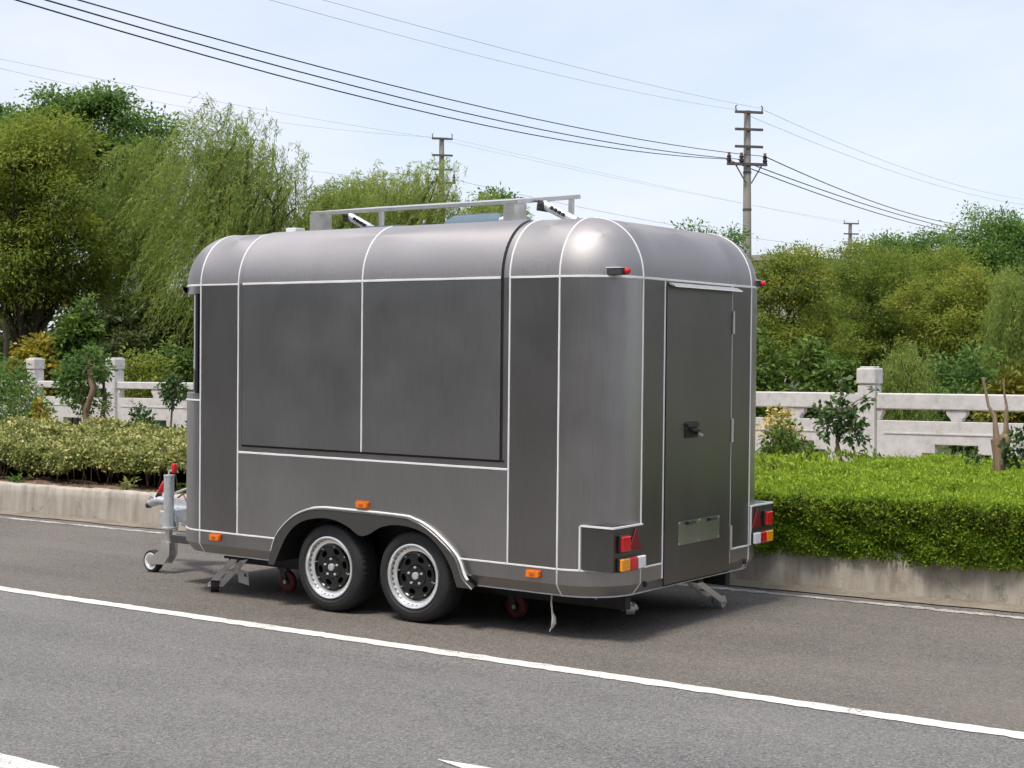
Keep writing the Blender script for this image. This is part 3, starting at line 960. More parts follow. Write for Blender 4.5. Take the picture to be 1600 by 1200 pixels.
# wheels
def build_wheel(u, v, flip=False):
    c = Q(u, v, 0.297 + ground_z(u))
    TR = 0.299
    prof = [(0.200, 0.018), (0.207, 0.006), (0.222, -0.003), (0.245, -0.006), (0.266, -0.001), (0.282, 0.010), (0.291, 0.022), (TR - 0.002, 0.034),
            (TR, 0.045), (TR, 0.066), (TR - 0.007, 0.068), (TR - 0.007, 0.074), (TR, 0.076), (TR, 0.096), (TR - 0.007, 0.098), (TR - 0.007, 0.104), (TR, 0.106),
            (TR, 0.126), (TR - 0.007, 0.128), (TR - 0.007, 0.134), (TR, 0.136), (TR - 0.002, 0.165), (0.282, 0.186), (0.245, 0.196), (0.20, 0.18)]
    def sipe(j, k):
        if 6 <= j <= 8 or 20 <= j <= 21:
            return -0.006 if k % 3 == 0 else 0.0
        if 11 < j < 18 and prof[j][0] > TR - 0.001:
            return -0.002 if (k + j) % 4 == 0 else 0.0
        return 0.0
    tyre = MB().lathe_y(c, prof, 144, sipe).build('wheel', 'tyre', trailer, smooth=30, fix=False)
    # raised ring on the sidewall
    MB().lathe_y(c, [(0.226, -0.003), (0.229, -0.0065), (0.233, -0.0072), (0.236, -0.0055)], 72).build('tyre_rib', 'tyre', tyre, smooth=40, fix=False)
    rim_prof = [(0.200, 0.020), (0.208, 0.004), (0.207, -0.004), (0.201, -0.007), (0.194, -0.004), (0.190, 0.004), (0.1865, 0.026), (0.182, 0.030), (0.160, 0.033), (0.157, 0.040), (0.155, 0.06), (0.150, 0.06)]
    MB().lathe_y(c, rim_prof, 96).build('rim', 'chrome', tyre, smooth=35, fix=False)
    # slotted ring between lip and centre
    mb = MB()
    for k in range(34):
        a = 2 * math.pi * k / 34
        ca, sa = math.cos(a), math.sin(a)
        t = Vector((-sa, 0, ca))
        r_ = Vector((ca, 0, sa))
        cc = Vector(c)
        for s in (1,):
            p = [cc + r_ * r + t * w + Vector((0, y, 0)) for r, w, y in ((0.1868, -0.007, 0.014), (0.1868, 0.007, 0.014), (0.1850, 0.007, 0.031), (0.1850, -0.007, 0.031))]
            p += [q - r_ * 0.0012 for q in p]
            mb.add(p, [(4, 5, 6, 7), (0, 1, 5, 4), (1, 2, 6, 5), (2, 3, 7, 6), (3, 0, 4, 7)])
    mb.build('rim_slots', 'slot', tyre)
    # black centre with eight oval openings
    outer = [(c[0] + 0.153 * math.cos(a), c[2] + 0.153 * math.sin(a)) for a in np.linspace(0, 2 * math.pi, 64, endpoint=False)]
    holes = []
    for k in range(6):
        a0 = 2 * math.pi * k / 6 + 0.2
        h = []
        for q in np.linspace(0, 2 * math.pi, 14, endpoint=False):
            rr, tt = 0.108 + 0.019 * math.cos(q), 0.027 * math.sin(q)
            h.append((c[0] + rr * math.cos(a0) - tt * math.sin(a0), c[2] + rr * math.sin(a0) + tt * math.cos(a0)))
        holes.append(h)
    MB().prism(outer, 'y', c[1] + 0.036, c[1] + 0.050, holes).build('wheel_centre', 'gloss_black', tyre, bevel=0.003)
    MB().lathe_y(c, [(0.151, 0.036), (0.150, 0.026), (0.144, 0.024), (0.140, 0.036)], 64).build('centre_ring', 'gloss_black', tyre, smooth=40, fix=False)
    MB().lathe_y(c, [(0.078, 0.036), (0.074, 0.029), (0.066, 0.027), (0.052, 0.027), (0.030, 0.030), (0.001, 0.030)], 48).build('hub', 'gloss_black', tyre, smooth=30, fix=False)
    MB().lathe_y(c, [(0.025, 0.030), (0.024, 0.018), (0.020, 0.016), (0.012, 0.0155), (0.0005, 0.0155)], 32).build('hub_cap', 'galv', tyre, smooth=40, fix=False)
    MB().lathe_y(c, [(0.15, 0.075), (0.001, 0.075)], 32).build('brake_drum', 'gap', tyre, fix=False)
    for k in range(5):
        a = 2 * math.pi * k / 5 + 0.35
        MB().lathe_y((c[0] + 0.055 * math.cos(a), c[1], c[2] + 0.055 * math.sin(a)), [(0.0085, 0.030), (0.0085, 0.018), (0.006, 0.015), (0.0004, 0.015)], 6).build('lug_nut', 'chrome', tyre, fix=False)
    # small rim studs
    for k in range(8):
        a = 2 * math.pi * (k + 0.5) / 8 + 0.2
        MB().lathe_y((c[0] + 0.140 * math.cos(a), c[1], c[2] + 0.140 * math.sin(a)), [(0.004, 0.036), (0.004, 0.021), (0.0003, 0.020)], 6).build('rim_stud', 'chrome', tyre, fix=False)
    # balance weight / valve
    MB().tube([(c[0] + 0.150, c[1] + 0.036, c[2] - 0.03), (c[0] + 0.158, c[1] + 0.012, c[2] - 0.032)], 0.004, 8).build('valve', 'bare', tyre)
    if flip:
        for o in [tyre]:
            o.location = (0, 0, 0)
    return tyre
for u in (2.185, 1.465):
    build_wheel(u, 0.004)
for u in (2.185, 1.465):
    c = Q(u, WID - 0.21, 0.297 + ground_z(u))
    MB().lathe_y(c, [(0.08, 0.0), (0.20, 0.0), (0.245, -0.006), (0.29, 0.02), (0.299, 0.05), (0.299, 0.15), (0.285, 0.19), (0.20, 0.20), (0.05, 0.18)], 48).build('wheel', 'tyre', trailer, smooth=30, fix=False)
    MB().tube([Q(u, 0.08, 0.27), Q(u, WID - 0.1, 0.27)], 0.035, 12).build('axle', 'chassis', trailer)

# amber side markers
def rounded_rect(cx, cz, w, h, r, n=4):
    out = []
    for sx, sz, a0 in ((1, 1, 0), (-1, 1, 90), (-1, -1, 180), (1, -1, 270)):
        for k in range(n + 1):
            a = RAD(a0 + 90 * k / n)
            out.append((cx + sx * (w / 2 - r) + r * math.cos(a), cz + sz * (h / 2 - r) + r * math.sin(a)))
    return out
for u, z in ((3.252, 0.390), (1.886, 0.709), (0.526, 0.385)):
    mk = MB().prism(rounded_rect(-u, z, 0.106, 0.050, 0.012), 'y', -0.012, 0.001).build('side_marker_lamp', 'amber_dark', trailer, bevel=0.003)
    MB().prism(rounded_rect(-u, z, 0.092, 0.040, 0.010), 'y', -0.022, -0.011).build('lens', 'amber', mk, bevel=0.004)
    MB().prism(rounded_rect(-u, z, 0.036, 0.018, 0.004), 'y', -0.0245, -0.021).build('lens_rib', 'amber_dark', mk, bevel=0.001)

# rear door
DV0, DV1, DZ0, DZ1 = 0.632, 1.483, 0.292, 2.128
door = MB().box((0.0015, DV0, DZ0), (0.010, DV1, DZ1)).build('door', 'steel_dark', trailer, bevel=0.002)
for lo, hi in (((DV0 - 0.007, DZ0 - 0.006), (DV0, DZ1 + 0.006)), ((DV1, DZ0 - 0.006), (DV1 + 0.006, DZ1 + 0.006)), ((DV0, DZ0 - 0.010), (DV1, DZ0)), ((DV0, DZ1), (DV1, DZ1 + 0.007))):
    MB().box((0.0, lo[0], lo[1]), (0.003, hi[0], hi[1])).build('door_gap', 'gap', door)
# drip rail over the door
MB().prism([(0.004, 2.150), (0.050, 2.130), (0.052, 2.122), (0.004, 2.136)], 'y', 0.655, 1.545).build('drip_rail', 'bare', trailer)
for z0, z1 in ((1.845, 1.995), (1.135, 1.29), (0.425, 0.585)):
    hg = MB().tube([(0.014, 1.489, z0), (0.014, 1.489, z1)], 0.0105, 10).build('hinge', 'bare', door, smooth=40)
    mb = MB()
    zm = (z0 + z1) / 2
    mb.box((0.008, 1.462, z0), (0.013, 1.479, z1)).build('hinge_leaf', 'bolt_dark', hg) if False else None
# recessed paddle handle with key
hb = MB().prism(rounded_rect(0.945, 1.236, 0.165, 0.105, 0.012), 'x', 0.009, 0.016).build('handle', 'black_plastic', door, bevel=0.003)
MB().prism(rounded_rect(0.945, 1.268, 0.150, 0.020, 0.006), 'x', 0.015, 0.030).build('handle_ridge', 'black_plastic', hb, bevel=0.003)
MB().prism(rounded_rect(0.925, 1.214, 0.110, 0.040, 0.008), 'x', 0.0155, 0.0185).build('handle_cup', 'gap', hb)
MB().prism([(0.016, 1.250), (0.055, 1.236), (0.052, 1.226), (0.016, 1.236)], 'y', 0.905, 0.995).build('handle_paddle', 'black_plastic', hb)
MB().tube([(0.016, 0.998, 1.212), (0.034, 0.998, 1.212)], 0.011, 12).build('lock', 'bolt_dark', hb)
MB().bar((0.034, 0.998, 1.212), (0.060, 1.010, 1.200), 0.004, 0.016).build('key', 'bare', hb)
# mirror-finish plate with two lamps near the foot of the door
pl = MB().box((0.009, 0.797, 0.520), (0.0115, 1.335, 0.667)).build('number_plate_panel', 'mirror', door)
for v in (0.935, 1.215):
    MB().prism([(0.011, 0.664), (0.034, 0.660), (0.036, 0.648), (0.011, 0.640)], 'y', v - 0.045, v + 0.045).build('plate_lamp', 'black_plastic', pl)
for v in (0.807, 1.066, 1.325):
    for z in (0.530, 0.657):
        MB().tube([(0.011, v, z), (0.0145, v, z)], 0.006, 8).build('rivet', 'bare', pl)

# tail lamp housings squared off at the rear corners
def tail(far):
    def vv(v):
        return WID - v if far else v
    poly = [(-0.215, vv(0.034)), (0.012, vv(0.030)), (0.012, vv(0.352)), (-0.02, vv(0.352)), (-0.15, vv(0.25))]
    box = MB().prism(poly, 'z', 0.432, 0.690).build('tail_lamp_housing', 'steel_dark', trailer)
    # white sealing line round the housing
    mb = MB()
    mb.bar((-0.215, vv(0.034), 0.692), (0.014, vv(0.029), 0.692), 0.014, 0.010)
    mb.bar((0.013, vv(0.029), 0.692), (0.013, vv(0.356), 0.692), 0.014, 0.010)
    mb.bar((-0.218, vv(0.030), 0.430), (-0.218, vv(0.030), 0.690), 0.012, 0.010)
    if far:
        mb.bar((0.014, vv(0.356), 0.430), (0.014, vv(0.356), 0.690), 0.012, 0.010)
    mb.build('seam_strip', 'seam', box)
    x = 0.012
    def lens(v0, v1, z0, z1, mat, name):
        a, b = sorted((vv(v0), vv(v1)))
        base = MB().box((x - 0.001, a - 0.005, z0 - 0.005), (x + 0.016, b + 0.005, z1 + 0.005)).build(name, 'black_plastic', box, bevel=0.003)
        MB().box((x + 0.015, a, z0), (x + 0.034, b, z1)).build('lens', mat, base, bevel=0.006) if False else None
        return base, a, b
    def lamp(v0, v1, z0, z1, mat, name):
        a, b = sorted((vv(v0), vv(v1)))
        return MB().box((x + 0.010, a, z0), (x + 0.036, b, z1)).build(name, mat, box, bevel=0.006)
    MB().box((x, min(vv(0.078), vv(0.182)), 0.543), (x + 0.020, max(vv(0.078), vv(0.182)), 0.648)).build('lamp_base', 'black_plastic', box, bevel=0.004)
    lamp(0.084, 0.176, 0.550, 0.641, 'red', 'brake_lamp')
    MB().box((x, min(vv(0.070), vv(0.356)), 0.430), (x + 0.020, max(vv(0.070), vv(0.356)), 0.516)).build('lamp_base', 'black_plastic', box, bevel=0.004)
    lamp(0.076, 0.172, 0.436, 0.510, 'orange', 'indicator_lamp')
    lamp(0.174, 0.262, 0.436, 0.510, 'red', 'rear_lamp')
    lamp(0.264, 0.350, 0.436, 0.510, 'white_lens', 'reversing_lamp')
    tri = [(vv(0.199), 0.546), (vv(0.343), 0.546), (vv(0.271), 0.676)]
    rf = MB().prism(tri, 'x', x, x + 0.010).build('triangle_reflector', 'dark_red', box, bevel=0.003)
    cx = sum(p[0] for p in tri) / 3
    cz = sum(p[1] for p in tri) / 3
    MB().prism([(cx + (p[0] - cx) * 0.62, cz + (p[1] - cz) * 0.62) for p in tri], 'x', x + 0.009, x + 0.013).build('reflector_centre', 'dark_red', rf)
    return box
tail(False)
tail(True)

# red clearance lamps at belt height on the rear corners
for far in (False, True):
    v0 = WID - 0.235 if far else 0.135
    bk = MB().box((-0.12, v0 - 0.024, 2.172), (0.000, v0 + 0.024, 2.212)).build('clearance_lamp', 'bolt_dark', trailer, bevel=0.003)
    mb = MB()
    mb.box((-0.125, v0 - 0.027, 2.2125), (-0.002, v0 + 0.027, 2.2175))
    mb.box((-0.130, v0 - 0.027, 2.168), (-0.121, v0 + 0.027, 2.2125))
    mb.build('lamp_trim', 'seam', bk)
    MB().box((-0.002, v0 - 0.024, 2.174), (0.014, v0 + 0.024, 2.210)).build('lens_base', 'black_plastic', bk)
    MB().tube([(0.013, v0, 2.192), (0.032, v0, 2.192), (0.040, v0, 2.192)], [0.019, 0.019, 0.011], 16).build('lens', 'red', bk, smooth=40)
# small black plugs low on the rear skirt
for v in (0.405, 1.705):
    MB().tube([(0.002, v, 0.325), (0.014, v, 0.325)], [0.020, 0.016], 12).build('skirt_plug', 'gap', trailer)

# drawbar, coupling, jockey wheel
mb = MB()
for s in (-1, 1):
    mb.bar(Q(3.70, 1.065 + s * 0.55, 0.315), Q(4.86, 1.065 + s * 0.05, 0.375), 0.06, 0.10)
mb.box(Q(4.86, 1.0, 0.30), Q(4.55, 1.13, 0.43))
mb.build('drawbar', 'galv', trailer, bevel=0.005)
MB().box(Q(3.92, 0.34, 0.335), Q(3.74, 1.80, 0.365)).build('drawbar_plate', 'galv', trailer)
MB().box(Q(4.05, 0.30, 0.262), Q(3.72, 1.60, 0.32)).build('front_step', 'steel_dark', trailer, bevel=0.004)
cp = MB()
cp.bar(Q(4.55, 1.065, 0.455), Q(4.95, 1.065, 0.455), 0.08, 0.075)
cp.tube([Q(4.93, 1.065, 0.455), Q(5.03, 1.065, 0.460), Q(5.10, 1.065, 0.450), Q(5.15, 1.065, 0.425)], [0.034, 0.036, 0.042, 0.034], 14)
cp = cp.build('coupling', 'galv', trailer, smooth=40, bevel=0.004)
MB().tube([Q(5.10, 1.03, 0.455), Q(5.10, 1.10, 0.455)], 0.036, 14).build('coupling_pivot', 'bare', cp, smooth=40)
MB().tube([Q(5.15, 1.065, 0.41), Q(5.19, 1.065, 0.405)], 0.022, 10).build('coupling_socket', 'black_plastic', cp)
MB().tube([Q(5.06, 1.065, 0.47), Q(5.03, 1.065, 0.54)], [0.03, 0.018], 10).build('lever_boot', 'black_plastic', cp)
MB().tube([Q(5.04, 1.065, 0.52), Q(4.98, 1.065, 0.600), Q(4.965, 1.065, 0.612)], [0.022, 0.026, 0.016], 10).build('coupling_lever', 'red_plastic', cp, smooth=40)
MB().tube([Q(4.88, 1.02, 0.49), Q(4.78, 1.02, 0.545), Q(4.60, 1.02, 0.60), Q(4.50, 1.02, 0.61)], [0.009, 0.009, 0.010, 0.016], 8).build('brake_lever', 'bare', cp, smooth=40)
MB().tube([Q(4.60, 1.06, 0.585), Q(4.42, 1.06, 0.60)], 0.026, 10).build('brake_grip', 'black_plastic', cp, smooth=40)
MB().tube([Q(4.86, 1.06, 0.47), Q(4.74, 1.05, 0.53), Q(4.66, 1.0, 0.50), Q(4.58, 0.98, 0.44)], 0.007, 6).build('breakaway_cable', 'castor_red', cp)
JU, JV = 4.485, 0.67
jk = MB().tube([Q(JU, JV, 0.30), Q(JU, JV, 0.712)], 0.040, 20).build('jockey_wheel', 'galv', trailer, smooth=40)
MB().tube([Q(JU, JV, 0.298), Q(JU, JV, 0.312)], 0.054, 20).build('tube_collar', 'galv', jk)
MB().tube([Q(JU, JV, 0.13), Q(JU, JV, 0.305)], 0.031, 18).build('inner_tube', 'bare', jk, smooth=40)
MB().tube([Q(JU, JV, 0.71), Q(JU, JV, 0.722)], 0.043, 18).build('tube_cap', 'galv', jk)
MB().tube([Q(JU, JV, 0.72), Q(JU, JV, 0.752), Q(JU - 0.02, JV, 0.760), Q(JU - 0.06, JV, 0.745)], 0.008, 8).build('crank', 'bare', jk, smooth=40)
MB().tube([Q(JU - 0.058, JV, 0.742), Q(JU - 0.058, JV, 0.80), Q(JU - 0.058, JV, 0.815)], [0.020, 0.026, 0.016], 12).build('crank_knob', 'red_plastic', jk, smooth=40)
mb = MB()
mb.bar(Q(JU, JV + 0.03, 0.40), Q(JU - 0.02, JV + 0.16, 0.40), 0.10, 0.10)
mb.bar(Q(JU + 0.16, JV + 0.05, 0.37), Q(JU - 0.05, JV + 0.05, 0.345), 0.02, 0.12)
mb.build('clamp', 'galv', jk, bevel=0.006)
wc = Vector(Q(JU + 0.175, JV, 0.088 + ground_z(4.66)))
for s in (-1, 1):
    poly = [(-JU - 0.04 + 0.0, 0.21), (-JU + 0.055, 0.19), (-JU + 0.052, 0.10), (-JU - 0.01, 0.02), (wc.x - 0.02, wc.z - 0.022), (wc.x - 0.026, wc.z + 0.012), (-JU - 0.045, 0.135)]
    MB().prism(poly, 'y', JV + s * 0.040 - 0.003, JV + s * 0.040 + 0.003).build('fork', 'bare', jk)
MB().bar(Q(JU, JV - 0.04, 0.165), Q(JU, JV + 0.04, 0.165), 0.08, 0.06).build('fork_bridge', 'bare', jk)
jt = MB().lathe_y((wc.x, JV - 0.032, wc.z), [(0.064, 0.0), (0.082, 0.0), (0.087, 0.010), (0.088, 0.030), (0.087, 0.052), (0.082, 0.062), (0.064, 0.062)], 40).build('jockey_tyre', 'tyre', jk, smooth=40, fix=False)
MB().lathe_y((wc.x, JV - 0.034, wc.z), [(0.068, 0.004), (0.066, 0.0), (0.054, 0.001), (0.048, 0.014), (0.026, 0.016), (0.022, -0.004), (0.0005, -0.004)], 36).build('jockey_rim', 'white_plastic', jk, smooth=40, fix=False)

# corner steadies (wind-down legs with foot wheels)
def steady(name, top, foot, w=0.055):
    a, b = Vector(top), Vector(foot)
    leg = MB()
    d = (b - a).normalized()
    s = d.cross(Vector((0, 1, 0))).normalized() if abs(d.y) < 0.8 else Vector((1, 0, 0))
    return leg, a, b
def steady_leg(top, foot, axis, width, wheel_r, leg_mat='bare', wheel_mat='tyre'):
    a, b = Vector(top), Vector(foot)
    ax = Vector(axis).normalized()
    root = MB()
    for s in (-1, 1):
        o = ax * (width / 2 * s)
        root.bar(a + o, b + o, 0.006, 0.042, up=Vector((0, 0, 1)))
    m_ = a.lerp(b, 0.45)
    root.bar(m_ - ax * width / 2, m_ + ax * width / 2, 0.03, 0.01)
    root.bar(a.lerp(b, 0.78) - ax * width / 2, a.lerp(b, 0.78) + ax * width / 2, 0.03, 0.01)
    lg = root.build('steady_leg', leg_mat, trailer, bevel=0.002)
    MB().tube([b - ax * (width / 2 + 0.012), b + ax * (width / 2 + 0.012)], 0.012, 10).build('axle_pin', 'bare', lg)
    MB().tube([b - ax * (width / 2 - 0.008), b + ax * (width / 2 - 0.008)], wheel_r, 20).build('foot_wheel', wheel_mat, lg, smooth=40)
    MB().bar(a - ax * 0.06 + Vector((0, 0, 0.02)), a + ax * 0.06 + Vector((0, 0, 0.02)), 0.07, 0.045).build('leg_bracket', 'chassis', lg)
    return lg
lg = steady_leg(Q(3.33, 0.32, 0.205), Q(3.47, 0.20, 0.045 + ground_z(3.5)), (0.65, 0.75, 0), 0.075, 0.042)
# paper tag hanging from the front steady
tg = MB().prism([(-3.325, 0.130), (-3.222, 0.118), (-3.210, 0.020), (-3.316, 0.034)], 'y', 0.285, 0.2875).build('paper_tag', 'paper', lg)
MB().prism([(-3.262, 0.105), (-3.236, 0.102), (-3.233, 0.078), (-3.259, 0.081)], 'y', 0.2835, 0.2855).build('tag_print', 'bolt_dark', lg)
MB().tube([Q(3.33, 0.31, 0.19), Q(3.30, 0.287, 0.128)], 0.002, 6).build('tag_wire', 'bare', lg)
MB().box(Q(3.44, 0.26, 0.20), Q(3.26, 0.40, 0.262)).build('steady_mount', 'chassis', trailer)
# rear steadies: near one folded up, far one down
steady_leg(Q(0.30, 0.40, 0.225), Q(0.20, 0.585, 0.135), (0.87, 0.5, 0), 0.07, 0.040, 'galv', 'galv')
lg = steady_leg(Q(0.19, 1.35, 0.215), Q(0.15, 1.66, 0.048), (1, 0.05, 0), 0.07, 0.042, 'bare', 'galv')
# castors under the chassis
def castor(u, v, r, mat):
    gz = ground_z(u) + 0.012
    c = Q(u, v, r + gz)
    k = MB().lathe_y((c[0], c[1] - 0.02, c[2]), [(0.55 * r, 0.0), (0.80 * r, -0.002), (r, 0.006), (r, 0.034), (0.80 * r, 0.042), (0.55 * r, 0.04)], 32).build('castor', mat, trailer, smooth=40, fix=False)
    MB().lathe_y((c[0], c[1] - 0.018, c[2]), [(0.72 * r, 0.0), (0.3 * r, 0.004), (0.0005, 0.004)], 24).build('castor_hub', 'bolt_dark', k, fix=False)
    MB().tube([(c[0], c[1] - 0.036, c[2]), (c[0], c[1] + 0.036, c[2])], 0.014, 10).build('castor_axle', 'bare', k)
    mb = MB()
    for s in (-1, 1):
        mb.bar((c[0], c[1] + s * 0.031, c[2] - 0.01), (c[0] - 0.035, c[1] + s * 0.031, c[2] + r + 0.02), 0.004, 0.045)
    mb.box((c[0] - 0.07, c[1] - 0.04, c[2] + r + 0.015), (c[0] + 0.02, c[1] + 0.04, c[2] + r + 0.028))
    mb.build('castor_fork', 'bolt_dark', k)
    MB().box((c[0] - 0.09, c[1] - 0.035, c[2] + r + 0.025), (c[0] + 0.05, c[1] + 0.05, 0.262)).build('castor_mount', 'chassis', k)
castor(2.985, 0.45, 0.075, 'castor_red')
castor(1.005, 0.50, 0.074, 'castor_red')
MB().box(Q(0.98, 0.44, 0.165), Q(0.62, 0.52, 0.215)).build('castor_beam', 'bolt_dark', trailer)
# knotted cord hanging from the rear edge
rp = MB().tube([Q(0.475, 0.12, 0.262), Q(0.478, 0.12, 0.20), Q(0.470, 0.12, 0.135)], 0.0055, 8).build('hanging_cord', 'rope', trailer, smooth=60)
mb = MB()
rr = random.Random(3)
for k in range(5):
    a = rr.uniform(0, 6.28)
    mb.tube([Q(0.470, 0.12, 0.140), Q(0.470 + 0.016 * math.cos(a), 0.12 + 0.016 * math.sin(a), 0.112), Q(0.474 + 0.022 * math.cos(a), 0.12 + 0.022 * math.sin(a), 0.075), Q(0.472, 0.12, 0.048)], 0.0065, 6)
mb.tube([Q(0.472, 0.12, 0.06), Q(0.485, 0.115, 0.025)], 0.004, 6)
mb.build('cord_knot', 'rope', rp, smooth=60)
# ---- on the trailer roof
ZT = ZB + RH
rack = MB()
def rz_(v):
    return 2.692 + (v - 0.60) / 0.70 * 0.092
for v, w in ((0.60, 0.05), (0.80, 0.035), (1.0, 0.035), (1.15, 0.035), (1.30, 0.045)):
    pass
rk = MB().bar(Q(2.89, 0.60, rz_(0.60)), Q(1.10, 0.60, rz_(0.60)), 0.05, 0.022).build('roof_rack', 'bare', trailer, bevel=0.003)
tag(rk, 'tilted stainless rack frame on the roof')
for v in (0.74, 0.88, 1.02, 1.16, 1.30):
    MB().bar(Q(2.89, v, rz_(v) + 0.002), Q(1.10, v, rz_(v) + 0.002), 0.045, 0.020).build('slat', 'bare', rk, bevel=0.003)
for u in (2.89, 1.10):
    MB().bar(Q(u, 0.575, rz_(0.575)), Q(u, 1.325, rz_(1.325)), 0.030, 0.030).build('end_rail', 'bare', rk, bevel=0.003)
for u in (2.86, 1.145):
    mb = MB()
    z1 = rz_(0.6) - 0.014
    mb.box(Q(u + 0.045, 0.565, ZT), Q(u - 0.045, 0.571, z1))
    mb.box(Q(u + 0.045, 0.571, ZT), Q(u + 0.039, 0.70, z1 + 0.008))
    mb.box(Q(u - 0.039, 0.571, ZT), Q(u - 0.045, 0.70, z1 + 0.008))
    mb.build('leg', 'bare', rk)
    MB().box(Q(u + 0.05, 0.56, ZT - 0.002), Q(u - 0.28, 0.72, ZT + 0.012)).build('foot_plate', 'bare', rk)
    MB().bar(Q(u, 1.30, ZT), Q(u, 1.30, rz_(1.3) - 0.01), 0.03, 0.03, up=(0, 1, 0)).build('leg', 'bare', rk)
    st = MB().tube([Q(u - 0.10, 0.82, rz_(0.8) - 0.03), Q(u - 0.36, 0.82, ZT + 0.03)], 0.030, 14).build('strut', 'galv', rk, smooth=40)
    MB().tube([Q(u - 0.07, 0.79, rz_(0.8) - 0.035), Q(u - 0.125, 0.84, rz_(0.8) - 0.045)], 0.036, 12).build('strut_joint', 'black_plastic', rk, smooth=40)
    for k in range(4):
        MB().tube([Q(u - 0.18 - 0.03 * k, 0.785, rz_(0.8) - 0.055 - 0.016 * k), Q(u - 0.195 - 0.03 * k, 0.785, rz_(0.8) - 0.062 - 0.016 * k)], 0.013, 8).build('strut_clip', 'black_plastic', rk)
MB().box(Q(3.10, 0.52, ZT), Q(3.00, 0.62, ZT + 0.055)).build('roof_socket', 'white_plastic', trailer, bevel=0.005)
def vent(u, v, w, d, h):
    mb = MB()
    rows = [(1.0, 0.0), (1.0, 0.25), (0.92, 0.6), (0.75, 0.9), (0.5, 1.0)]
    vs = []
    for s, t in rows:
        for a, b in ((-1, -1), (1, -1), (1, 1), (-1, 1)):
            vs.append(Q(u + a * w / 2 * s, v + b * d / 2 * s, ZT + h * t))
    fs = [(4 * j + k, 4 * j + (k + 1) % 4, 4 * j + 4 + (k + 1) % 4, 4 * j + 4 + k) for j in range(len(rows) - 1) for k in range(4)]
    fs.append((16, 17, 18, 19))
    return mb.add(vs, fs).build('roof_vent', 'vent_blue', trailer, smooth=50, bevel=0.006)
vt = vent(1.55, 0.92, 0.50, 0.46, 0.115)
MB().tube([Q(1.31, 0.70, ZT + 0.05), Q(1.29, 0.70, ZT + 0.06), Q(1.27, 0.70, ZT + 0.045)], 0.016, 10).build('vent_handle', 'white_plastic', vt, smooth=40)
vent(2.30, 0.80, 0.46, 0.42, 0.055)
MB().tube([Q(1.90, 0.62, ZT), Q(1.90, 0.62, ZT + 0.05)], [0.016, 0.010], 10).build('roof_fitting', 'blue', trailer)
MB().tube([Q(1.90, 0.62, ZT + 0.045), Q(1.895, 0.62, ZT + 0.07)], 0.007, 8).build('fitting_cap', 'white_plastic', trailer)

# ------------------------------------------------------------------ stone balustrade behind the planting
def balustrade(label, post_x, zg, z_cap, z_rail, rail_h, panel_top, y=17.0, s=0.21, end_open=True):
    root = empty('stone_balustrade', (post_x[0], y, 0))
    tag(root, label, 'balustrade', 'pale granite balustrades along the bank')
    def rel(x, yy, z):
        return (x - post_x[0], yy, z)
    for x in post_x:
        neck = z_cap - 0.22
        mb = MB()
        mb.box(rel(x - s / 2, -s / 2, zg - 0.3), rel(x + s / 2, s / 2, neck))
        post = mb.build('post', 'granite', root, bevel=0.008)
        MB().box(rel(x - s / 2 + 0.012, -s / 2 + 0.012, neck), rel(x + s / 2 - 0.012, s / 2 - 0.012, neck + 0.018)).build('post_neck', 'granite', post)
        MB().box(rel(x - s / 2 - 0.012, -s / 2 - 0.012, neck + 0.018), rel(x + s / 2 + 0.012, s / 2 + 0.012, z_cap - 0.022)).build('post_cap', 'granite', post, bevel=0.012)
        MB().box(rel(x - s / 2 + 0.02, -s / 2 + 0.02, z_cap - 0.023), rel(x + s / 2 - 0.02, s / 2 - 0.02, z_cap)).build('cap_top', 'granite', post, bevel=0.006)
    for a, b in zip(post_x[:-1], post_x[1:]):
        x0, x1 = a + s / 2 + 0.002, b - s / 2 - 0.002
        L_ = x1 - x0
        MB().box(rel(x0, -0.065, z_rail - rail_h), rel(x1, 0.065, z_rail)).build('top_rail', 'granite', root, bevel=0.014)
        # lower slab with a stepped opening at its foot
        c = (x0 + x1) / 2 - post_x[0]
        X0, X1 = x0 - post_x[0], x1 - post_x[0]
        zo = zg + 0.30
        poly = [(X0, zg - 0.25), (c - 0.40, zg - 0.25), (c - 0.40, zo - 0.10), (c - 0.25, zo - 0.10), (c - 0.25, zo), (c + 0.25, zo), (c + 0.25, zo - 0.10), (c + 0.40, zo - 0.10),
                (c + 0.40, zg - 0.25), (X1, zg - 0.25), (X1, panel_top), (X0, panel_top)]
        MB().prism(poly, 'y', -0.05, 0.05).build('panel', 'granite', root, bevel=0.006)
        # raised border on the slab face
        mb = MB()
        mb.box((X0 + 0.10, -0.058, panel_top - 0.15), (X1 - 0.10, -0.049, panel_top - 0.135))
        mb.build('panel_moulding', 'granite', root)
        # vase-shaped supports under the rail
        g0, g1 = panel_top, z_rail - rail_h
        for f in (0.0, 0.5, 1.0):
            xc = X0 + L_ * f
            w = 0.115 if f == 0.5 else 0.07
            ks = [(0.0, 0.55), (0.25, 0.62), (0.6, 1.0), (0.85, 1.05), (1.0, 1.0)]
            pl_ = [(xc + w * k, g0 + (g1 - g0) * t) for t, k in ks] + [(xc - w * k, g0 + (g1 - g0) * t) for t, k in reversed(ks)]
            pl_ = [(min(max(p, X0), X1), q) for p, q in pl_]
            MB().prism(pl_, 'y', -0.048, 0.048).build('rail_support', 'granite', root, bevel=0.005)
    return root
balustrade('granite balustrade at the right, its square capped post behind the green hedge', [-14.85, -12.98, -11.11, -9.24, -7.37, -5.25, -3.4, -1.7, 0.2, 2.1, 4.0, 5.9], 0.42, 1.61, 1.30, 0.185, 0.985)
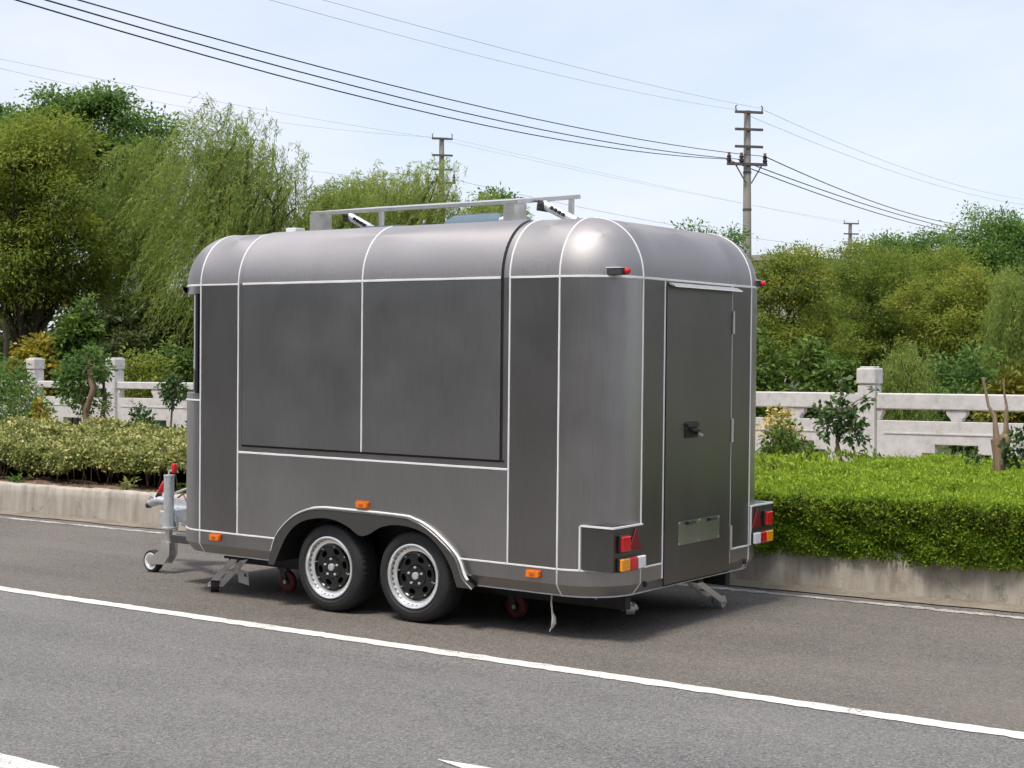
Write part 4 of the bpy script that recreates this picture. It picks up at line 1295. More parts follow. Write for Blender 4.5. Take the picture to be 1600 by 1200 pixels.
balustrade('granite balustrade at the left, taller posts behind the variegated hedge', [-33.9, -31.75, -29.6, -27.45, -25.3, -23.12, -20.94, -18.76, -16.7], 0.40, 1.74, 1.33, 0.12, 1.06)

# ------------------------------------------------------------------ utility poles and wires
M['wire'] = plain('black_wire', (0.02, 0.02, 0.022), 0.6)
M['wire_thin'] = plain('grey_wire', (0.34, 0.36, 0.39), 0.6)
M['iron'] = plain('rusty_iron', (0.10, 0.09, 0.085), 0.7, var=0.2)
M['insulator'] = plain('porcelain_dark', (0.035, 0.028, 0.026), 0.3)
M['insulator_red'] = plain('porcelain_red', (0.35, 0.08, 0.05), 0.4)
def utility_pole(x, y, top, arm, arms, low_arm, label, r0=0.17, r1=0.095, braces=True):
    root = empty('utility_pole', (x, y, 0), RAD(36.5) + 0.25)
    tag(root, label, 'utility pole', 'concrete utility poles')
    MB().tube([(0, 0, -0.1), (0, 0, top)], [r0, r1], 20).build('pole_shaft', 'pole_concrete', root, smooth=40)
    for i, z in enumerate(arms):
        MB().box((-arm / 2, -r1 - 0.07, z - 0.035), (arm / 2, -r1 - 0.005, z + 0.035)).build('crossarm', 'iron', root)
        if i == 0:
            for s in (-1, 1):
                MB().tube([(s * (arm / 2 - 0.03), -r1 - 0.04, z + 0.03), (s * (arm / 2 - 0.01), -r1 - 0.04, z + 0.16), (s * (arm / 2 - 0.06), -r1 - 0.04, z + 0.19)], 0.018, 6).build('wire_hook', 'iron', root)
    if low_arm:
        z, hw = low_arm
        ca = MB().box((-hw - 0.12, -r1 - 0.08, z - 0.04), (hw, -r1 - 0.005, z + 0.04)).build('crossarm', 'iron', root)
        for xx in (-hw - 0.06, -hw * 0.42, hw - 0.06):
            ins = MB().tube([(xx, -r1 - 0.04, z + 0.04), (xx, -r1 - 0.04, z + 0.10), (xx, -r1 - 0.04, z + 0.16), (xx, -r1 - 0.04, z + 0.22), (xx, -r1 - 0.04, z + 0.27)], [0.05, 0.075, 0.05, 0.07, 0.03], 10).build('insulator', 'insulator', root, smooth=50)
            MB().tube([(xx, -r1 - 0.04, z + 0.26), (xx, -r1 - 0.04, z + 0.33)], 0.045, 8).build('insulator_cap', 'insulator_red', ins)
        if braces:
            for s in (-1, 1):
                MB().bar((s * hw * 0.75, -r1 - 0.02, z), (s * 0.08, -r1 - 0.02, z - 0.55), 0.03, 0.03).build('brace', 'iron', root)
    for z in (top * 0.68, top * 0.8):
        rr_ = r0 + (r1 - r0) * z / top + 0.012
        MB().tube([(0, 0, z - 0.03), (0, 0, z + 0.03)], rr_, 16).build('pole_band', 'iron', root)
    return root
utility_pole(-21.26, 40.25, 8.98, 0.86, (8.92, 8.42, 7.92), (7.41, 0.56), 'tall concrete utility pole above the rear end of the trailer')
utility_pole(-37.89, 46.61, 10.36, 0.82, (10.32, 9.68, 9.13), (8.62, 0.52), 'concrete utility pole rising behind the willows left of centre', braces=False)
utility_pole(-14.0, -4.5, 7.1, 0.86, (7.0,), (6.75, 0.3), 'concrete utility pole across the road, outside the left of the view')
utility_pole(-35.65, 19.0, 10.3, 0.82, (10.0, 9.4), None, 'concrete utility pole beyond the left border')
utility_pole(-30.7, 89.9, 8.9, 0.9, (8.3,), (8.75, 0.5), 'utility pole hidden among the far right-hand treetops', braces=False)
utility_pole(-35.18, 78.48, 9.20, 0.88, (9.19, 8.63, 8.07), (7.62, 0.56), 'small distant utility pole above the right-hand trees', braces=False)

def wire(pts3, sag, r, mat, label):
    """cable hanging between fixed points with a parabolic sag in each span"""
    path = []
    for (a, b), sg in zip(zip(pts3[:-1], pts3[1:]), sag):
        a, b = Vector(a), Vector(b)
        for k in range(25):
            t = k / 24
            p = a.lerp(b, t)
            p.z -= 4 * sg * t * (1 - t)
            if path and k == 0:
                continue
            path.append(p)
    o = MB().tube(path, r, 6, caps=False).build('overhead_wire', mat, smooth=60)
    return tag(o, label, 'wire', 'overhead wires')
WIRES = [
    ([(-21.9, 40.15, 7.62), (-14.11, -4.44, 7.17)], 1.07, 0.011, 'wire', 'lowest of the three dark wires sweeping up to the upper left'),
    ([(-21.53, 40.18, 7.59), (-13.85, -4.11, 6.88)], 0.861, 0.011, 'wire', 'middle of the three dark wires sweeping up to the upper left'),
    ([(-20.66, 40.2, 7.6), (-13.8, -3.69, 6.73)], 0.772, 0.010, 'wire', 'topmost of the three dark wires sweeping up to the upper left'),
    ([(-21.71, 40.3, 9.07), (-12.38, 0.81, 6.06)], 0.392, 0.0036, 'wire_thin', 'lower of two thin wires from the tall pole top to the left'),
    ([(-20.87, 40.3, 9.02), (-11.94, 1.52, 5.87)], 0.239, 0.0036, 'wire_thin', 'upper of two thin wires from the tall pole top to the left'),
    ([(-21.9, 40.15, 7.62), (-30.84, 89.67, 8.88)], 0.425, 0.016, 'wire', 'lowest dark wire falling from the tall pole to the right'),
    ([(-21.53, 40.18, 7.59), (-30.71, 89.83, 8.99)], 0.340, 0.016, 'wire', 'middle dark wire falling from the tall pole to the right'),
    ([(-20.66, 40.2, 7.6), (-30.51, 90.16, 9.55)], 0.615, 0.015, 'wire', 'topmost dark wire falling from the tall pole to the right'),
    ([(-21.71, 40.3, 9.07), (-27.6, 92.05, 10.65)], 0.667, 0.0054, 'wire_thin', 'lower thin wire from the tall pole top to the right edge'),
    ([(-20.87, 40.3, 9.02), (-27.85, 92.05, 11.05)], 0.681, 0.0054, 'wire_thin', 'upper thin wire from the tall pole top to the right edge'),
    ([(-38.39, 46.62, 10.42), (-35.53, 19.12, 9.9)], 0.163, 0.0042, 'wire_thin', 'upper thin wire above the left trees to the pole left of centre'),
    ([(-37.51, 46.52, 10.33), (-35.79, 19.15, 10.0)], 0.60, 0.0042, 'wire_thin', 'lower thin wire above the left trees to the pole left of centre'),
    ([(-38.09, 46.46, 8.53), (-35.5, 30.9, 7.95)], 0.06, 0.0048, 'wire_thin', 'thin wire among the willow tops left of the middle pole'),
    ([(-37.51, 46.52, 10.33), (-35.46, 78.27, 9.22)], 0.094, 0.0042, 'wire_thin', 'upper thin wire from the middle pole to the distant pole'),
    ([(-38.39, 46.62, 10.42), (-35.05, 79.19, 9.26)], 0.172, 0.0042, 'wire_thin', 'second thin wire from the middle pole to the distant pole'),
    ([(-37.41, 46.6, 8.74), (-34.9, 78.68, 7.72)], 0.30, 0.008, 'wire_thin', 'low wire from the middle pole arm to the distant pole'),
]
for pts3, sg, r, mt, lb in WIRES:
    wire(pts3, [sg], r, mt, lb)

# ------------------------------------------------------------------ vegetation
def leaf_mat(name, stops, trans=0.32, rough=0.55, spec=0.35, noise=0.0):
    """leaf colour varies from leaf to leaf (tone attribute)"""
    m, t, b = new_mat(name)
    at = node(t, 'ShaderNodeAttribute', attribute_name='tone')
    r = ramp(t, stops)
    t.links.new(at.outputs['Fac'], r.inputs['Fac'])
    t.links.new(r.outputs['Color'], b.inputs['Base Color'])
    b.inputs['Roughness'].default_value = rough
    b.inputs['Specular IOR Level'].default_value = spec
    tr = node(t, 'ShaderNodeBsdfTranslucent')
    t.links.new(r.outputs['Color'], tr.inputs['Color'])
    mx = node(t, 'ShaderNodeMixShader')
    mx.inputs['Fac'].default_value = trans
    t.links.new(b.outputs['BSDF'], mx.inputs[1])
    t.links.new(tr.outputs['BSDF'], mx.inputs[2])
    t.links.new(mx.outputs['Shader'], t.nodes['Material Output'].inputs['Surface'])
    return m

M['leaf_olive'] = leaf_mat('leaf_olive', [(0.0, (0.125, 0.195, 0.034)), (0.45, (0.215, 0.285, 0.042)), (0.8, (0.310, 0.340, 0.052)), (1.0, (0.400, 0.360, 0.062))], 0.55)
M['leaf_dark'] = leaf_mat('leaf_dark', [(0.0, (0.072, 0.145, 0.034)), (0.6, (0.130, 0.240, 0.052)), (1.0, (0.215, 0.330, 0.074))], 0.52)
M['leaf_camphor'] = leaf_mat('leaf_camphor', [(0.0, (0.085, 0.172, 0.036)), (0.6, (0.155, 0.270, 0.056)), (1.0, (0.260, 0.370, 0.080))], 0.52)
M['leaf_willow'] = leaf_mat('leaf_willow', [(0.0, (0.160, 0.240, 0.052)), (0.5, (0.300, 0.395, 0.085)), (0.85, (0.410, 0.480, 0.135)), (1.0, (0.470, 0.420, 0.145))], 0.55)
M['leaf_fresh'] = leaf_mat('leaf_fresh', [(0.0, (0.055, 0.105, 0.018)), (0.6, (0.098, 0.175, 0.028)), (1.0, (0.165, 0.250, 0.045))], 0.38)
M['leaf_glossy'] = leaf_mat('leaf_glossy', [(0.0, (0.030, 0.068, 0.018)), (0.6, (0.055, 0.115, 0.028)), (1.0, (0.105, 0.180, 0.040))], 0.3, 0.35, 0.5)
M['leaf_yellow'] = leaf_mat('leaf_yellow', [(0.0, (0.10, 0.125, 0.014)), (0.5, (0.26, 0.24, 0.025)), (1.0, (0.50, 0.36, 0.04))], 0.35)
M['leaf_cream'] = leaf_mat('leaf_cream', [(0.0, (0.36, 0.32, 0.10)), (0.5, (0.62, 0.50, 0.15)), (1.0, (0.80, 0.62, 0.24))], 0.3)
M['leaf_red'] = leaf_mat('leaf_red', [(0.0, (0.08, 0.06, 0.02)), (0.5, (0.15, 0.075, 0.03)), (1.0, (0.22, 0.11, 0.045))], 0.35)
M['leaf_variegated'] = leaf_mat('leaf_variegated', [(0.0, (0.050, 0.088, 0.018)), (0.3, (0.12, 0.17, 0.040)), (0.6, (0.31, 0.33, 0.095)), (1.0, (0.56, 0.52, 0.20))], 0.25, 0.45)
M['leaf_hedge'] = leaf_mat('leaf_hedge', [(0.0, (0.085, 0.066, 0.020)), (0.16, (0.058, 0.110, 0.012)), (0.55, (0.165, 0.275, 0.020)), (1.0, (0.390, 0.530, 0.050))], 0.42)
M['leaf_far'] = leaf_mat('leaf_far', [(0.0, (0.035, 0.055, 0.014)), (0.6, (0.060, 0.085, 0.018)), (1.0, (0.10, 0.115, 0.028))])  # also stands for deep shade on the left undergrowth
M['bark'] = earthy('bark', [(0.3, (0.030, 0.023, 0.017)), (0.5, (0.070, 0.055, 0.042)), (0.7, (0.115, 0.092, 0.070))], 6.0, 0.6, stretch=(3, 3, 0.6))
M['bark_pale'] = earthy('bark_pale', [(0.3, (0.15, 0.10, 0.065)), (0.5, (0.27, 0.19, 0.13)), (0.7, (0.38, 0.28, 0.20))], 9.0, 0.5, stretch=(3, 3, 0.8))
M['twig'] = plain('hedge_twigs', (0.035, 0.026, 0.016), 0.9, var=0.4, scale=14)

def unit(a):
    return a / (np.linalg.norm(a, axis=-1, keepdims=True) + 1e-9)

def leaf_quads(c, d, nrm, L, W, fold=0.18, lens=0.45):
    """diamond leaves: base, side, tip, side; folded slightly along the midrib"""
    d = unit(d)
    s = unit(np.cross(d, nrm))
    n = np.cross(s, d)
    L = np.asarray(L)[:, None]
    W = np.asarray(W)[:, None]
    mid = c + d * L * lens + n * W * fold
    return np.stack([c, mid + s * W / 2, c + d * L - n * L * 0.08, mid - s * W / 2], 1)

def lobe_points(r, lobes, n, inner=0.45):
    """points spread through ellipsoid lobes, denser towards their outside"""
    lb = np.array(lobes, dtype=float)
    vol = (lb[:, 3] * lb[:, 4] * lb[:, 5]) ** 0.75
    idx = r.choice(len(lb), n, p=vol / vol.sum())
    d = unit(r.normal(size=(n, 3)))
    rad = inner + (1 - inner) * r.random(n) ** 0.55
    rad *= 1 + 0.10 * np.sin(d[:, 0] * 5 + idx) * np.cos(d[:, 1] * 4 + idx * 2) + r.normal(size=n) * 0.05
    p = lb[idx, :3] + d * lb[idx, 3:6] * rad[:, None]
    return p, d, idx, rad

def broad_crown(seed, lobes, n_clump, per, clump_r, L, W, droop=0.25, flat=0.6, inner=0.45, tone_shift=0.0):
    r = np.random.default_rng(seed)
    p, d, idx, rad = lobe_points(r, lobes, n_clump, inner)
    n = n_clump * per
    ci = np.repeat(np.arange(n_clump), per)
    off = r.normal(size=(n, 3)) * np.array([1, 1, flat]) * clump_r * 0.55
    c = p[ci] + off
    dirs = unit(off) * 0.8 + d[ci] * 0.5 + r.normal(size=(n, 3)) * 0.5 - np.array([0, 0, droop])
    nr = unit(d[ci] * 0.4 + np.array([0, 0, 0.9]) + r.normal(size=(n, 3)) * 0.5)
    s = r.uniform(0.7, 1.25, n)
    clump_tone = r.normal(size=n_clump) * 0.16
    tone = np.clip(0.45 + tone_shift + clump_tone[ci] + r.normal(size=n) * 0.17, 0, 1)
    return leaf_quads(c, dirs, nr, L * s, W * s), tone, p

def limbs(seed, base, lobes, r0, ends=None, wob=0.12, fork=0.45):
    """trunk with limbs that run into the lobes and branch on to foliage clumps"""
    rr = random.Random(seed)
    mb = MB()
    base = Vector(base)
    cx = sum(l[0] for l in lobes) / len(lobes)
    cy = sum(l[1] for l in lobes) / len(lobes)
    zlow = min(l[2] - l[5] * 0.4 for l in lobes)
    top = Vector((base.x * 0.6 + cx * 0.4, base.y * 0.6 + cy * 0.4, base.z + (zlow - base.z) * fork + 0.3))
    def wander(a, b, ra, rb, n=5, k=wob):
        pts, rad = [], []
        for i in range(n + 1):
            t = i / n
            p = a.lerp(b, t)
            if 0 < i < n:
                p += Vector((rr.uniform(-k, k), rr.uniform(-k, k), rr.uniform(-k, k))) * (b - a).length * 0.35
            pts.append(p)
            rad.append(ra + (rb - ra) * t)
        mb.tube(pts, rad, 8)
        return pts
    wander(base, top, r0, r0 * 0.78, 4, 0.06)
    for l in lobes:
        e = Vector((l[0], l[1], l[2] + l[5] * 0.25))
        pts = wander(top, e, r0 * 0.58, r0 * 0.14, 6)
        for k in range(5):
            s = pts[rr.randint(2, 5)]
            a = rr.uniform(0, 6.28)
            q = Vector((l[0] + l[3] * 0.75 * math.cos(a), l[1] + l[4] * 0.75 * math.sin(a), l[2] + l[5] * rr.uniform(-0.4, 0.7)))
            wander(s, q, r0 * 0.2, r0 * 0.05, 4)
    return mb

def rand_lobes(seed, hw, z0, z1, n, flat=1.0):
    """lobes filling a crown of half-width hw between z0 and z1, local to the tree"""
    rr = random.Random(seed)
    out = []
    h = (z1 - z0)
    out.append((0, 0, z0 + h * 0.5, hw * 0.66, hw * 0.66, h * 0.44))
    for k in range(n):
        a = 6.28 * k / n + rr.uniform(-0.5, 0.5)
        zz = rr.uniform(0.2, 0.86)
        prof = math.sin(math.pi * min(max(zz * 0.75 + 0.18, 0), 1)) ** 0.8
        rad = hw * rr.uniform(0.42, 0.66) * prof
        s = hw * rr.uniform(0.34, 0.50)
        out.append((rad * math.cos(a), rad * math.sin(a), z0 + h * zz, s, s, min(s * rr.uniform(0.65, 1.0) * flat, h * 0.22)))
    out.append((rr.uniform(-0.2, 0.2) * hw, 0, z1 - hw * 0.36, hw * 0.42, hw * 0.42, hw * 0.36))
    return out

def broad_tree(seed, x, y, hw, zt, zb, mat, label, cat='tree', group='trees beyond the balustrade', n_lobe=8, n_clump=520, per=44, L=0.17, W=0.075, clump=0.34, base_z=-0.1,
               trunk=0.13, flat=1.0, droop=0.25, inner=0.45, name='broadleaf_tree', cflat=0.6, tone=0.0, lobes=None, fine=True):
    root = empty(name, (x, y, 0))
    tag(root, label, cat, group)
    lobes = lobes or rand_lobes(seed, hw, zb, zt, n_lobe, flat)
    if fine:
        per, L, W = int(per * 1.75), L * 0.68, W * 0.66
    q, tn, p = broad_crown(seed, lobes, n_clump, per, clump, L, W, droop, cflat, inner, tone)
    fast_mesh('crown', q, 4, mat, root, tn)
    limbs(seed, (0, 0, base_z), lobes, trunk).build('trunk', 'bark', root, smooth=60, fix=False)
    return root

def willow_tree(seed, x, y, hw, zt, zb, label, n_strand=620, per=46, L=0.19, W=0.030, mat='leaf_willow', lean=(-0.48, -0.3), trunk=0.16, group='willows beyond the balustrade', tone=0.0, drop=(0.22, 0.5), lobes=None, name='willow_tree'):
    """long pliant shoots that rise, arch over and hang, swept a little by the wind"""
    r = np.random.default_rng(seed)
    per, L, W = int(per * 1.35), L * 0.78, W * 0.74
    root = empty(name, (x, y, 0))
    tag(root, label, 'willow tree', group)
    h = zt - zb
    lobes = lobes or rand_lobes(seed, hw * 0.85, zb + h * 0.30, zt - h * 0.04, 9)
    p, d, idx, rad = lobe_points(r, lobes, n_strand, 0.35)
    p[:, 2] += 0.05 * h
    ln = r.uniform(drop[0], drop[1], n_strand) * h
    ln = np.minimum(ln, np.maximum(p[:, 2] - zb, 0.3))
    out = unit(d * np.array([1, 1, 0.0]) + r.normal(size=d.shape) * np.array([0.3, 0.3, 0])) * r.uniform(0.10, 0.22, n_strand)[:, None] * hw
    t = np.linspace(0, 1, per)[None, :, None]
    lean3 = np.array([lean[0], lean[1], 0.0])
    st = r.uniform(0.4, 1.4, n_strand)[:, None, None]
    pos = p[:, None, :] + out[:, None, :] * (np.sqrt(t)) + lean3 * st * ln[:, None, None] * t ** 1.3 + np.array([0, 0, 1.0]) * ln[:, None, None] * (0.16 * np.sin(np.clip(t * 3.0, 0, 1) * math.pi) - t ** 1.25)
    tang = np.gradient(pos, axis=1)
    n = n_strand * per
    c = pos.reshape(-1, 3) + r.normal(size=(n, 3)) * 0.02
    tg = unit(tang.reshape(-1, 3))
    dirs = tg * 0.9 + r.normal(size=(n, 3)) * 0.42
    nr = unit(r.normal(size=(n, 3)) + np.array([0, 0, 0.4]))
    s = r.uniform(0.6, 1.2, n)
    stone = np.repeat(r.normal(size=n_strand) * 0.16, per)
    tn = np.clip(0.45 + tone + stone + r.normal(size=n) * 0.15, 0, 1)
    fast_mesh('crown', leaf_quads(c, dirs, nr, L * s, W * s, 0.1, 0.5), 4, mat, root, tn)
    limbs(seed, (0, 0, -0.1), lobes, trunk, wob=0.2).build('trunk', 'bark', root, smooth=60, fix=False)
    return root

# trees on the far bank, left
broad_tree(11, -36.4, 26.44, 2.55, 8.45, 2.6, 'leaf_olive', 'big olive-green broadleaf tree at the left edge', n_clump=820, per=46, n_lobe=20, clump=0.42, L=0.19, W=0.075, tone=0.02, trunk=0.17)
broad_tree(12, -40.8, 24.9, 2.4, 8.3, 2.6, 'leaf_olive', 'olive-green tree cut off by the left border', n_clump=480, per=40, L=0.2, W=0.09)
broad_tree(13, -43.9, 35.4, 3.2, 11.3, 5.0, 'leaf_dark', 'dark green tree with layered branches rising behind the olive tree', n_clump=420, per=46, L=0.25, W=0.12, clump=0.62, cflat=0.4, droop=0.1, tone=0.12, inner=0.1,
           lobes=[(a * 0.804, a * 0.595, z, w, w, h) for a, z, w, h in ((-2.05, 11.0, 0.5, 0.26), (-1.0, 10.55, 0.8, 0.36), (-0.2, 11.0, 0.6, 0.36), (0.57, 10.4, 0.65, 0.34), (1.37, 10.0, 0.6, 0.26),
                  (2.05, 9.6, 0.45, 0.2), (0.95, 9.15, 0.9, 0.45), (-0.7, 9.5, 1.1, 0.55), (-2.0, 10.0, 1.0, 0.5), (0.75, 8.1, 0.95, 0.45), (-1.1, 8.3, 1.2, 0.55), (1.9, 8.7, 0.5, 0.22), (-0.2, 7.2, 1.2, 0.6))])
broad_tree(14, -49.1, 34.8, 1.9, 11.2, 5.2, 'leaf_dark', 'dark green treetop at the upper left corner', n_clump=260, per=44, L=0.24, W=0.12, clump=0.5, flat=0.5, cflat=0.35)
willow_tree(21, -35.6, 30.2, 1.65, 8.2, 2.2, 'narrow pale willow between the olive tree and the big willow', n_strand=760, tone=-0.05)
willow_tree(22, -31.4, 30.1, 2.7, 8.45, 0.9, 'largest willow, hanging down beside the front of the trailer', n_strand=1350, per=46, L=0.20, W=0.032, trunk=0.2, tone=0.03)
willow_tree(26, -29.2, 31.6, 1.9, 6.6, 1.5, 'shorter willow leaning out of the largest one above the trailer roof', n_strand=800, per=44)
broad_tree(15, -35.8, 38.2, 1.7, 7.3, 3.6, 'leaf_olive', 'olive bush-like treetop between the two willows', n_clump=320, per=44, L=0.2, W=0.09, tone=0.1)
willow_tree(23, -32.2, 37.6, 2.9, 7.95, 3.6, 'airy light green willow above the trailer roof', n_strand=900, per=40, L=0.22, W=0.034, tone=0.15)
willow_tree(27, -29.6, 38.8, 1.8, 7.0, 3.4, 'thin willow in front of the middle utility pole', n_strand=420, per=40, L=0.22, W=0.034, tone=0.12)
broad_tree(16, -35.2, 46.7, 1.4, 8.1, 5.4, 'leaf_dark', 'small dark treetop behind the roof rack', n_clump=110, per=40, L=0.26, W=0.13, clump=0.5, flat=0.5, cflat=0.35)
broad_tree(17, -19.9, 35.2, 1.3, 5.35, 3.2, 'leaf_camphor', 'green treetop peeping over the rear of the trailer roof', n_clump=120, per=40, L=0.15, W=0.07, clump=0.28, n_lobe=6)
# trees on the far bank, right
broad_tree(31, -17.9, 35.7, 2.2, 4.65, 0.9, 'leaf_olive', 'olive tree nearest the rear edge of the trailer', n_clump=560, per=46, L=0.13, W=0.06, clump=0.26, trunk=0.09, tone=0.05)
broad_tree(32, -17.2, 39.5, 2.3, 5.0, 0.8, 'leaf_olive', 'dark olive tree under the distant utility pole', n_clump=560, per=46, L=0.13, W=0.06, clump=0.26, trunk=0.09, tone=-0.16)
broad_tree(33, -16.9, 43.2, 2.4, 4.95, 0.7, 'leaf_olive', 'olive tree behind the balustrade post at the right', n_clump=520, per=46, L=0.14, W=0.065, clump=0.28, trunk=0.1, tone=-0.05)
broad_tree(34, -13.9, 38.2, 2.0, 4.0, 0.7, 'leaf_olive', 'low yellowish olive tree left of the right-hand willow', n_clump=460, per=46, L=0.13, W=0.06, clump=0.25, trunk=0.08, tone=0.12)
broad_tree(35, -20.0, 59.2, 3.3, 7.15, 1.2, 'leaf_camphor', 'large rounded green tree on the right-hand skyline', n_clump=900, per=46, L=0.20, W=0.095, clump=0.42, n_lobe=14, tone=0.02)
broad_tree(36, -24.4, 60.1, 2.5, 6.6, 1.6, 'leaf_camphor', 'rounded green tree left of the largest one on the skyline', n_clump=560, per=46, L=0.20, W=0.095, clump=0.42, n_lobe=10)
broad_tree(37, -28.6, 60.0, 2.2, 5.6, 1.2, 'leaf_camphor', 'small green tree behind the olive trees under the wires', n_clump=380, per=44, L=0.2, W=0.095, clump=0.4, tone=-0.05)
broad_tree(38, -21.3, 47.5, 2.3, 5.6, 1.2, 'leaf_olive', 'olive tree filling the gap behind the first two at the right', n_clump=420, per=44, L=0.16, W=0.07, clump=0.32, tone=0.0)
willow_tree(24, -10.5, 32.5, 1.2, 3.75, 0.4, 'pale weeping willow at the right border', n_strand=620, per=44, L=0.13, W=0.022, trunk=0.1, lean=(-0.15, 0))
willow_tree(25, -9.9, 24.1, 0.72, 1.95, 0.3, 'small weeping bush behind the capped balustrade post', n_strand=300, per=36, L=0.10, W=0.018, trunk=0.05, lean=(0.25, 0), name='willow_bush', tone=0.05)
for k, (x, y, hw, zt) in enumerate(((-9.2, 41.8, 2.1, 5.1), (-4.6, 41.0, 2.6, 5.6), (0.6, 40.0, 2.8, 6.2), (6.0, 38.0, 3.0, 6.6), (11.5, 36.0, 3.2, 7.0))):
    broad_tree(40 + k, x, y, hw, zt, 0.9, 'leaf_olive', ['first', 'second', 'third', 'fourth', 'fifth'][k] + ' olive tree of the row carrying on to the right beyond the border',
               n_clump=240, per=34, L=0.24, W=0.12, clump=0.42, fine=False, group='trees carrying on past the right border')

# undergrowth beyond the balustrade
def bush(seed, x, y, hw, zt, mat, label, n_clump=200, per=34, L=0.11, W=0.055, clump=0.16, zb=0.1, name='bush', tone=0.0, trunk=0.03, group='bushes behind the balustrade', hy=None, cat='bush'):
    rr = random.Random(seed)
    h = zt - zb
    lobes = []
    for k in range(7):
        a = rr.uniform(0, 6.28)
        f = rr.uniform(0.1, 0.6)
        s = hw * rr.uniform(0.35, 0.55)
        zz = rr.uniform(0.3, 0.78)
        lobes.append((hw * f * math.cos(a), (hy or hw) * f * math.sin(a), zb + h * zz, s, s * (hy or hw) / hw, h * rr.uniform(0.18, 0.30)))
    return broad_tree(seed, x, y, hw, zt, zb, mat, label, cat, group, n_clump=n_clump, per=per, L=L, W=W, clump=clump, trunk=trunk, lobes=lobes, name=name, tone=tone, base_z=0.0, inner=0.2, fine=False)
bush(51, -11.1, 21.7, 0.55, 2.0, 'leaf_fresh', 'bright green sapling thicket right beside the trailer rear', n_clump=80, L=0.12, W=0.06, name='sapling', tone=0.25)
bush(52, -11.0, 23.2, 0.60, 2.08, 'leaf_fresh', 'bright green sapling second from the trailer rear', n_clump=80, L=0.12, W=0.06, name='sapling', tone=0.2)
bush(53, -10.1, 22.5, 0.45, 1.9, 'leaf_fresh', 'bright green sapling left of the capped post', n_clump=110, L=0.12, W=0.06, name='sapling', tone=0.1)
bush(54, -9.6, 26.3, 0.95, 1.85, 'leaf_dark', 'dark green bush behind the right-hand rail', n_clump=170, L=0.11, W=0.05)
bush(55, -7.3, 21.9, 0.60, 1.75, 'leaf_yellow', 'yellowish bush at the right border behind the rail', n_clump=170, L=0.09, W=0.04, tone=-0.25)
bush(56, -12.4, 28.2, 1.1, 1.8, 'leaf_dark', 'dark bush under the olive trees at the right', n_clump=170, L=0.11, W=0.05)
bush(57, -5.6, 24.0, 1.2, 1.8, 'leaf_dark', 'dark bush just beyond the right border', n_clump=150, L=0.12, W=0.055)
bush(58, -8.3, 23.0, 0.8, 1.35, 'leaf_fresh', 'low green bush behind the right-hand slab', n_clump=150, L=0.1, W=0.05, tone=-0.15)
bush(61, -27.1, 21.0, 0.48, 2.95, 'leaf_fresh', 'upright bright green sapling rising above the left-hand rail', n_clump=120, L=0.15, W=0.075, name='sapling', tone=0.15, zb=0.6)
bush(62, -28.0, 20.4, 1.15, 2.5, 'leaf_yellow', 'yellow-leaved bush at the left border', n_clump=230, L=0.14, W=0.08, tone=0.05)
bush(63, -28.6, 23.6, 1.1, 2.3, 'leaf_far', 'shade-darkened bush behind the left-hand posts', n_clump=190, L=0.14, W=0.07, tone=0.1)  # shade behind the posts is put into the leaf colour
bush(64, -24.6, 21.6, 0.65, 2.15, 'leaf_fresh', 'green bush beside the front window of the trailer', n_clump=130, L=0.12, W=0.06)
bush(65, -24.3, 20.5, 0.65, 1.95, 'leaf_olive', 'olive shoots behind the left-hand rail', n_clump=90, per=24, L=0.10, W=0.04)
bush(66, -30.0, 20.3, 1.0, 2.3, 'leaf_dark', 'dark bush cut by the left border', n_clump=150, L=0.14, W=0.07)
bush(67, -34.6, 26.6, 2.1, 3.4, 'leaf_far', 'shade-darkened undergrowth bush below the olive tree', n_clump=320, L=0.17, W=0.08)  # deep shade under the crown painted in by darker leaves
bush(68, -33.4, 29.3, 2.2, 3.6, 'leaf_far', 'shade-darkened undergrowth bush below the narrow willow', n_clump=320, L=0.17, W=0.08)  # shade below the willow painted in by darker leaves
bush(69, -38.6, 25.4, 1.9, 2.6, 'leaf_dark', 'dark undergrowth bush at the far left', n_clump=180, L=0.17, W=0.08)

# distant wood closing the view, and an unseen wood added for dark reflections in the steel
def wood(name, label, strips, seed, n, L, mat='leaf_far'):
    """a mass of foliage along polylines: (x, y, height, depth)"""
    r = np.random.default_rng(seed)
    pts = []
    seg = list(zip(strips[:-1], strips[1:]))
    ls = np.array([math.hypot(b[0] - a[0], b[1] - a[1]) for a, b in seg])
    k = r.choice(len(seg), n, p=ls / ls.sum())
    A = np.array([a for a, b in seg])[k]
    B = np.array([b for a, b in seg])[k]
    t = r.random(n)[:, None]
    P = A + (B - A) * t
    hump = 0.72 + 0.28 * np.sin(P[:, 0] * 0.9 + np.sin(P[:, 0] * 0.37) * 3) * np.cos(P[:, 1] * 0.5)
    zz = r.random(n) ** 0.75 * P[:, 2] * hump
    off = r.normal(size=n) * P[:, 3] * 0.5
    c = np.stack([P[:, 0] + r.normal(size=n) * 0.3, P[:, 1] + off, zz], 1)
    d = r.normal(size=(n, 3)) - np.array([0, 0, 0.3])
    nr = unit(r.normal(size=(n, 3)) + np.array([0, 0, 0.8]))
    s = r.uniform(0.6, 1.3, n)
    tn = np.clip(r.normal(size=n) * 0.2 + 0.45, 0, 1)
    o = fast_mesh(name, leaf_quads(c, d, nr, L * s, L * 0.55 * s), 4, mat, None, tn)
    return tag(o, label, 'wood', kind='stuff')
wood('far_wood', 'dark line of woodland closing the view behind the trees', [(-75, 42, 5.5, 4), (-48, 46, 5.0, 4), (-36, 52, 4.2, 4), (-20, 64, 4.2, 4), (5, 66, 4.5, 4), (45, 55, 5, 4)], 71, 24000, 0.65)
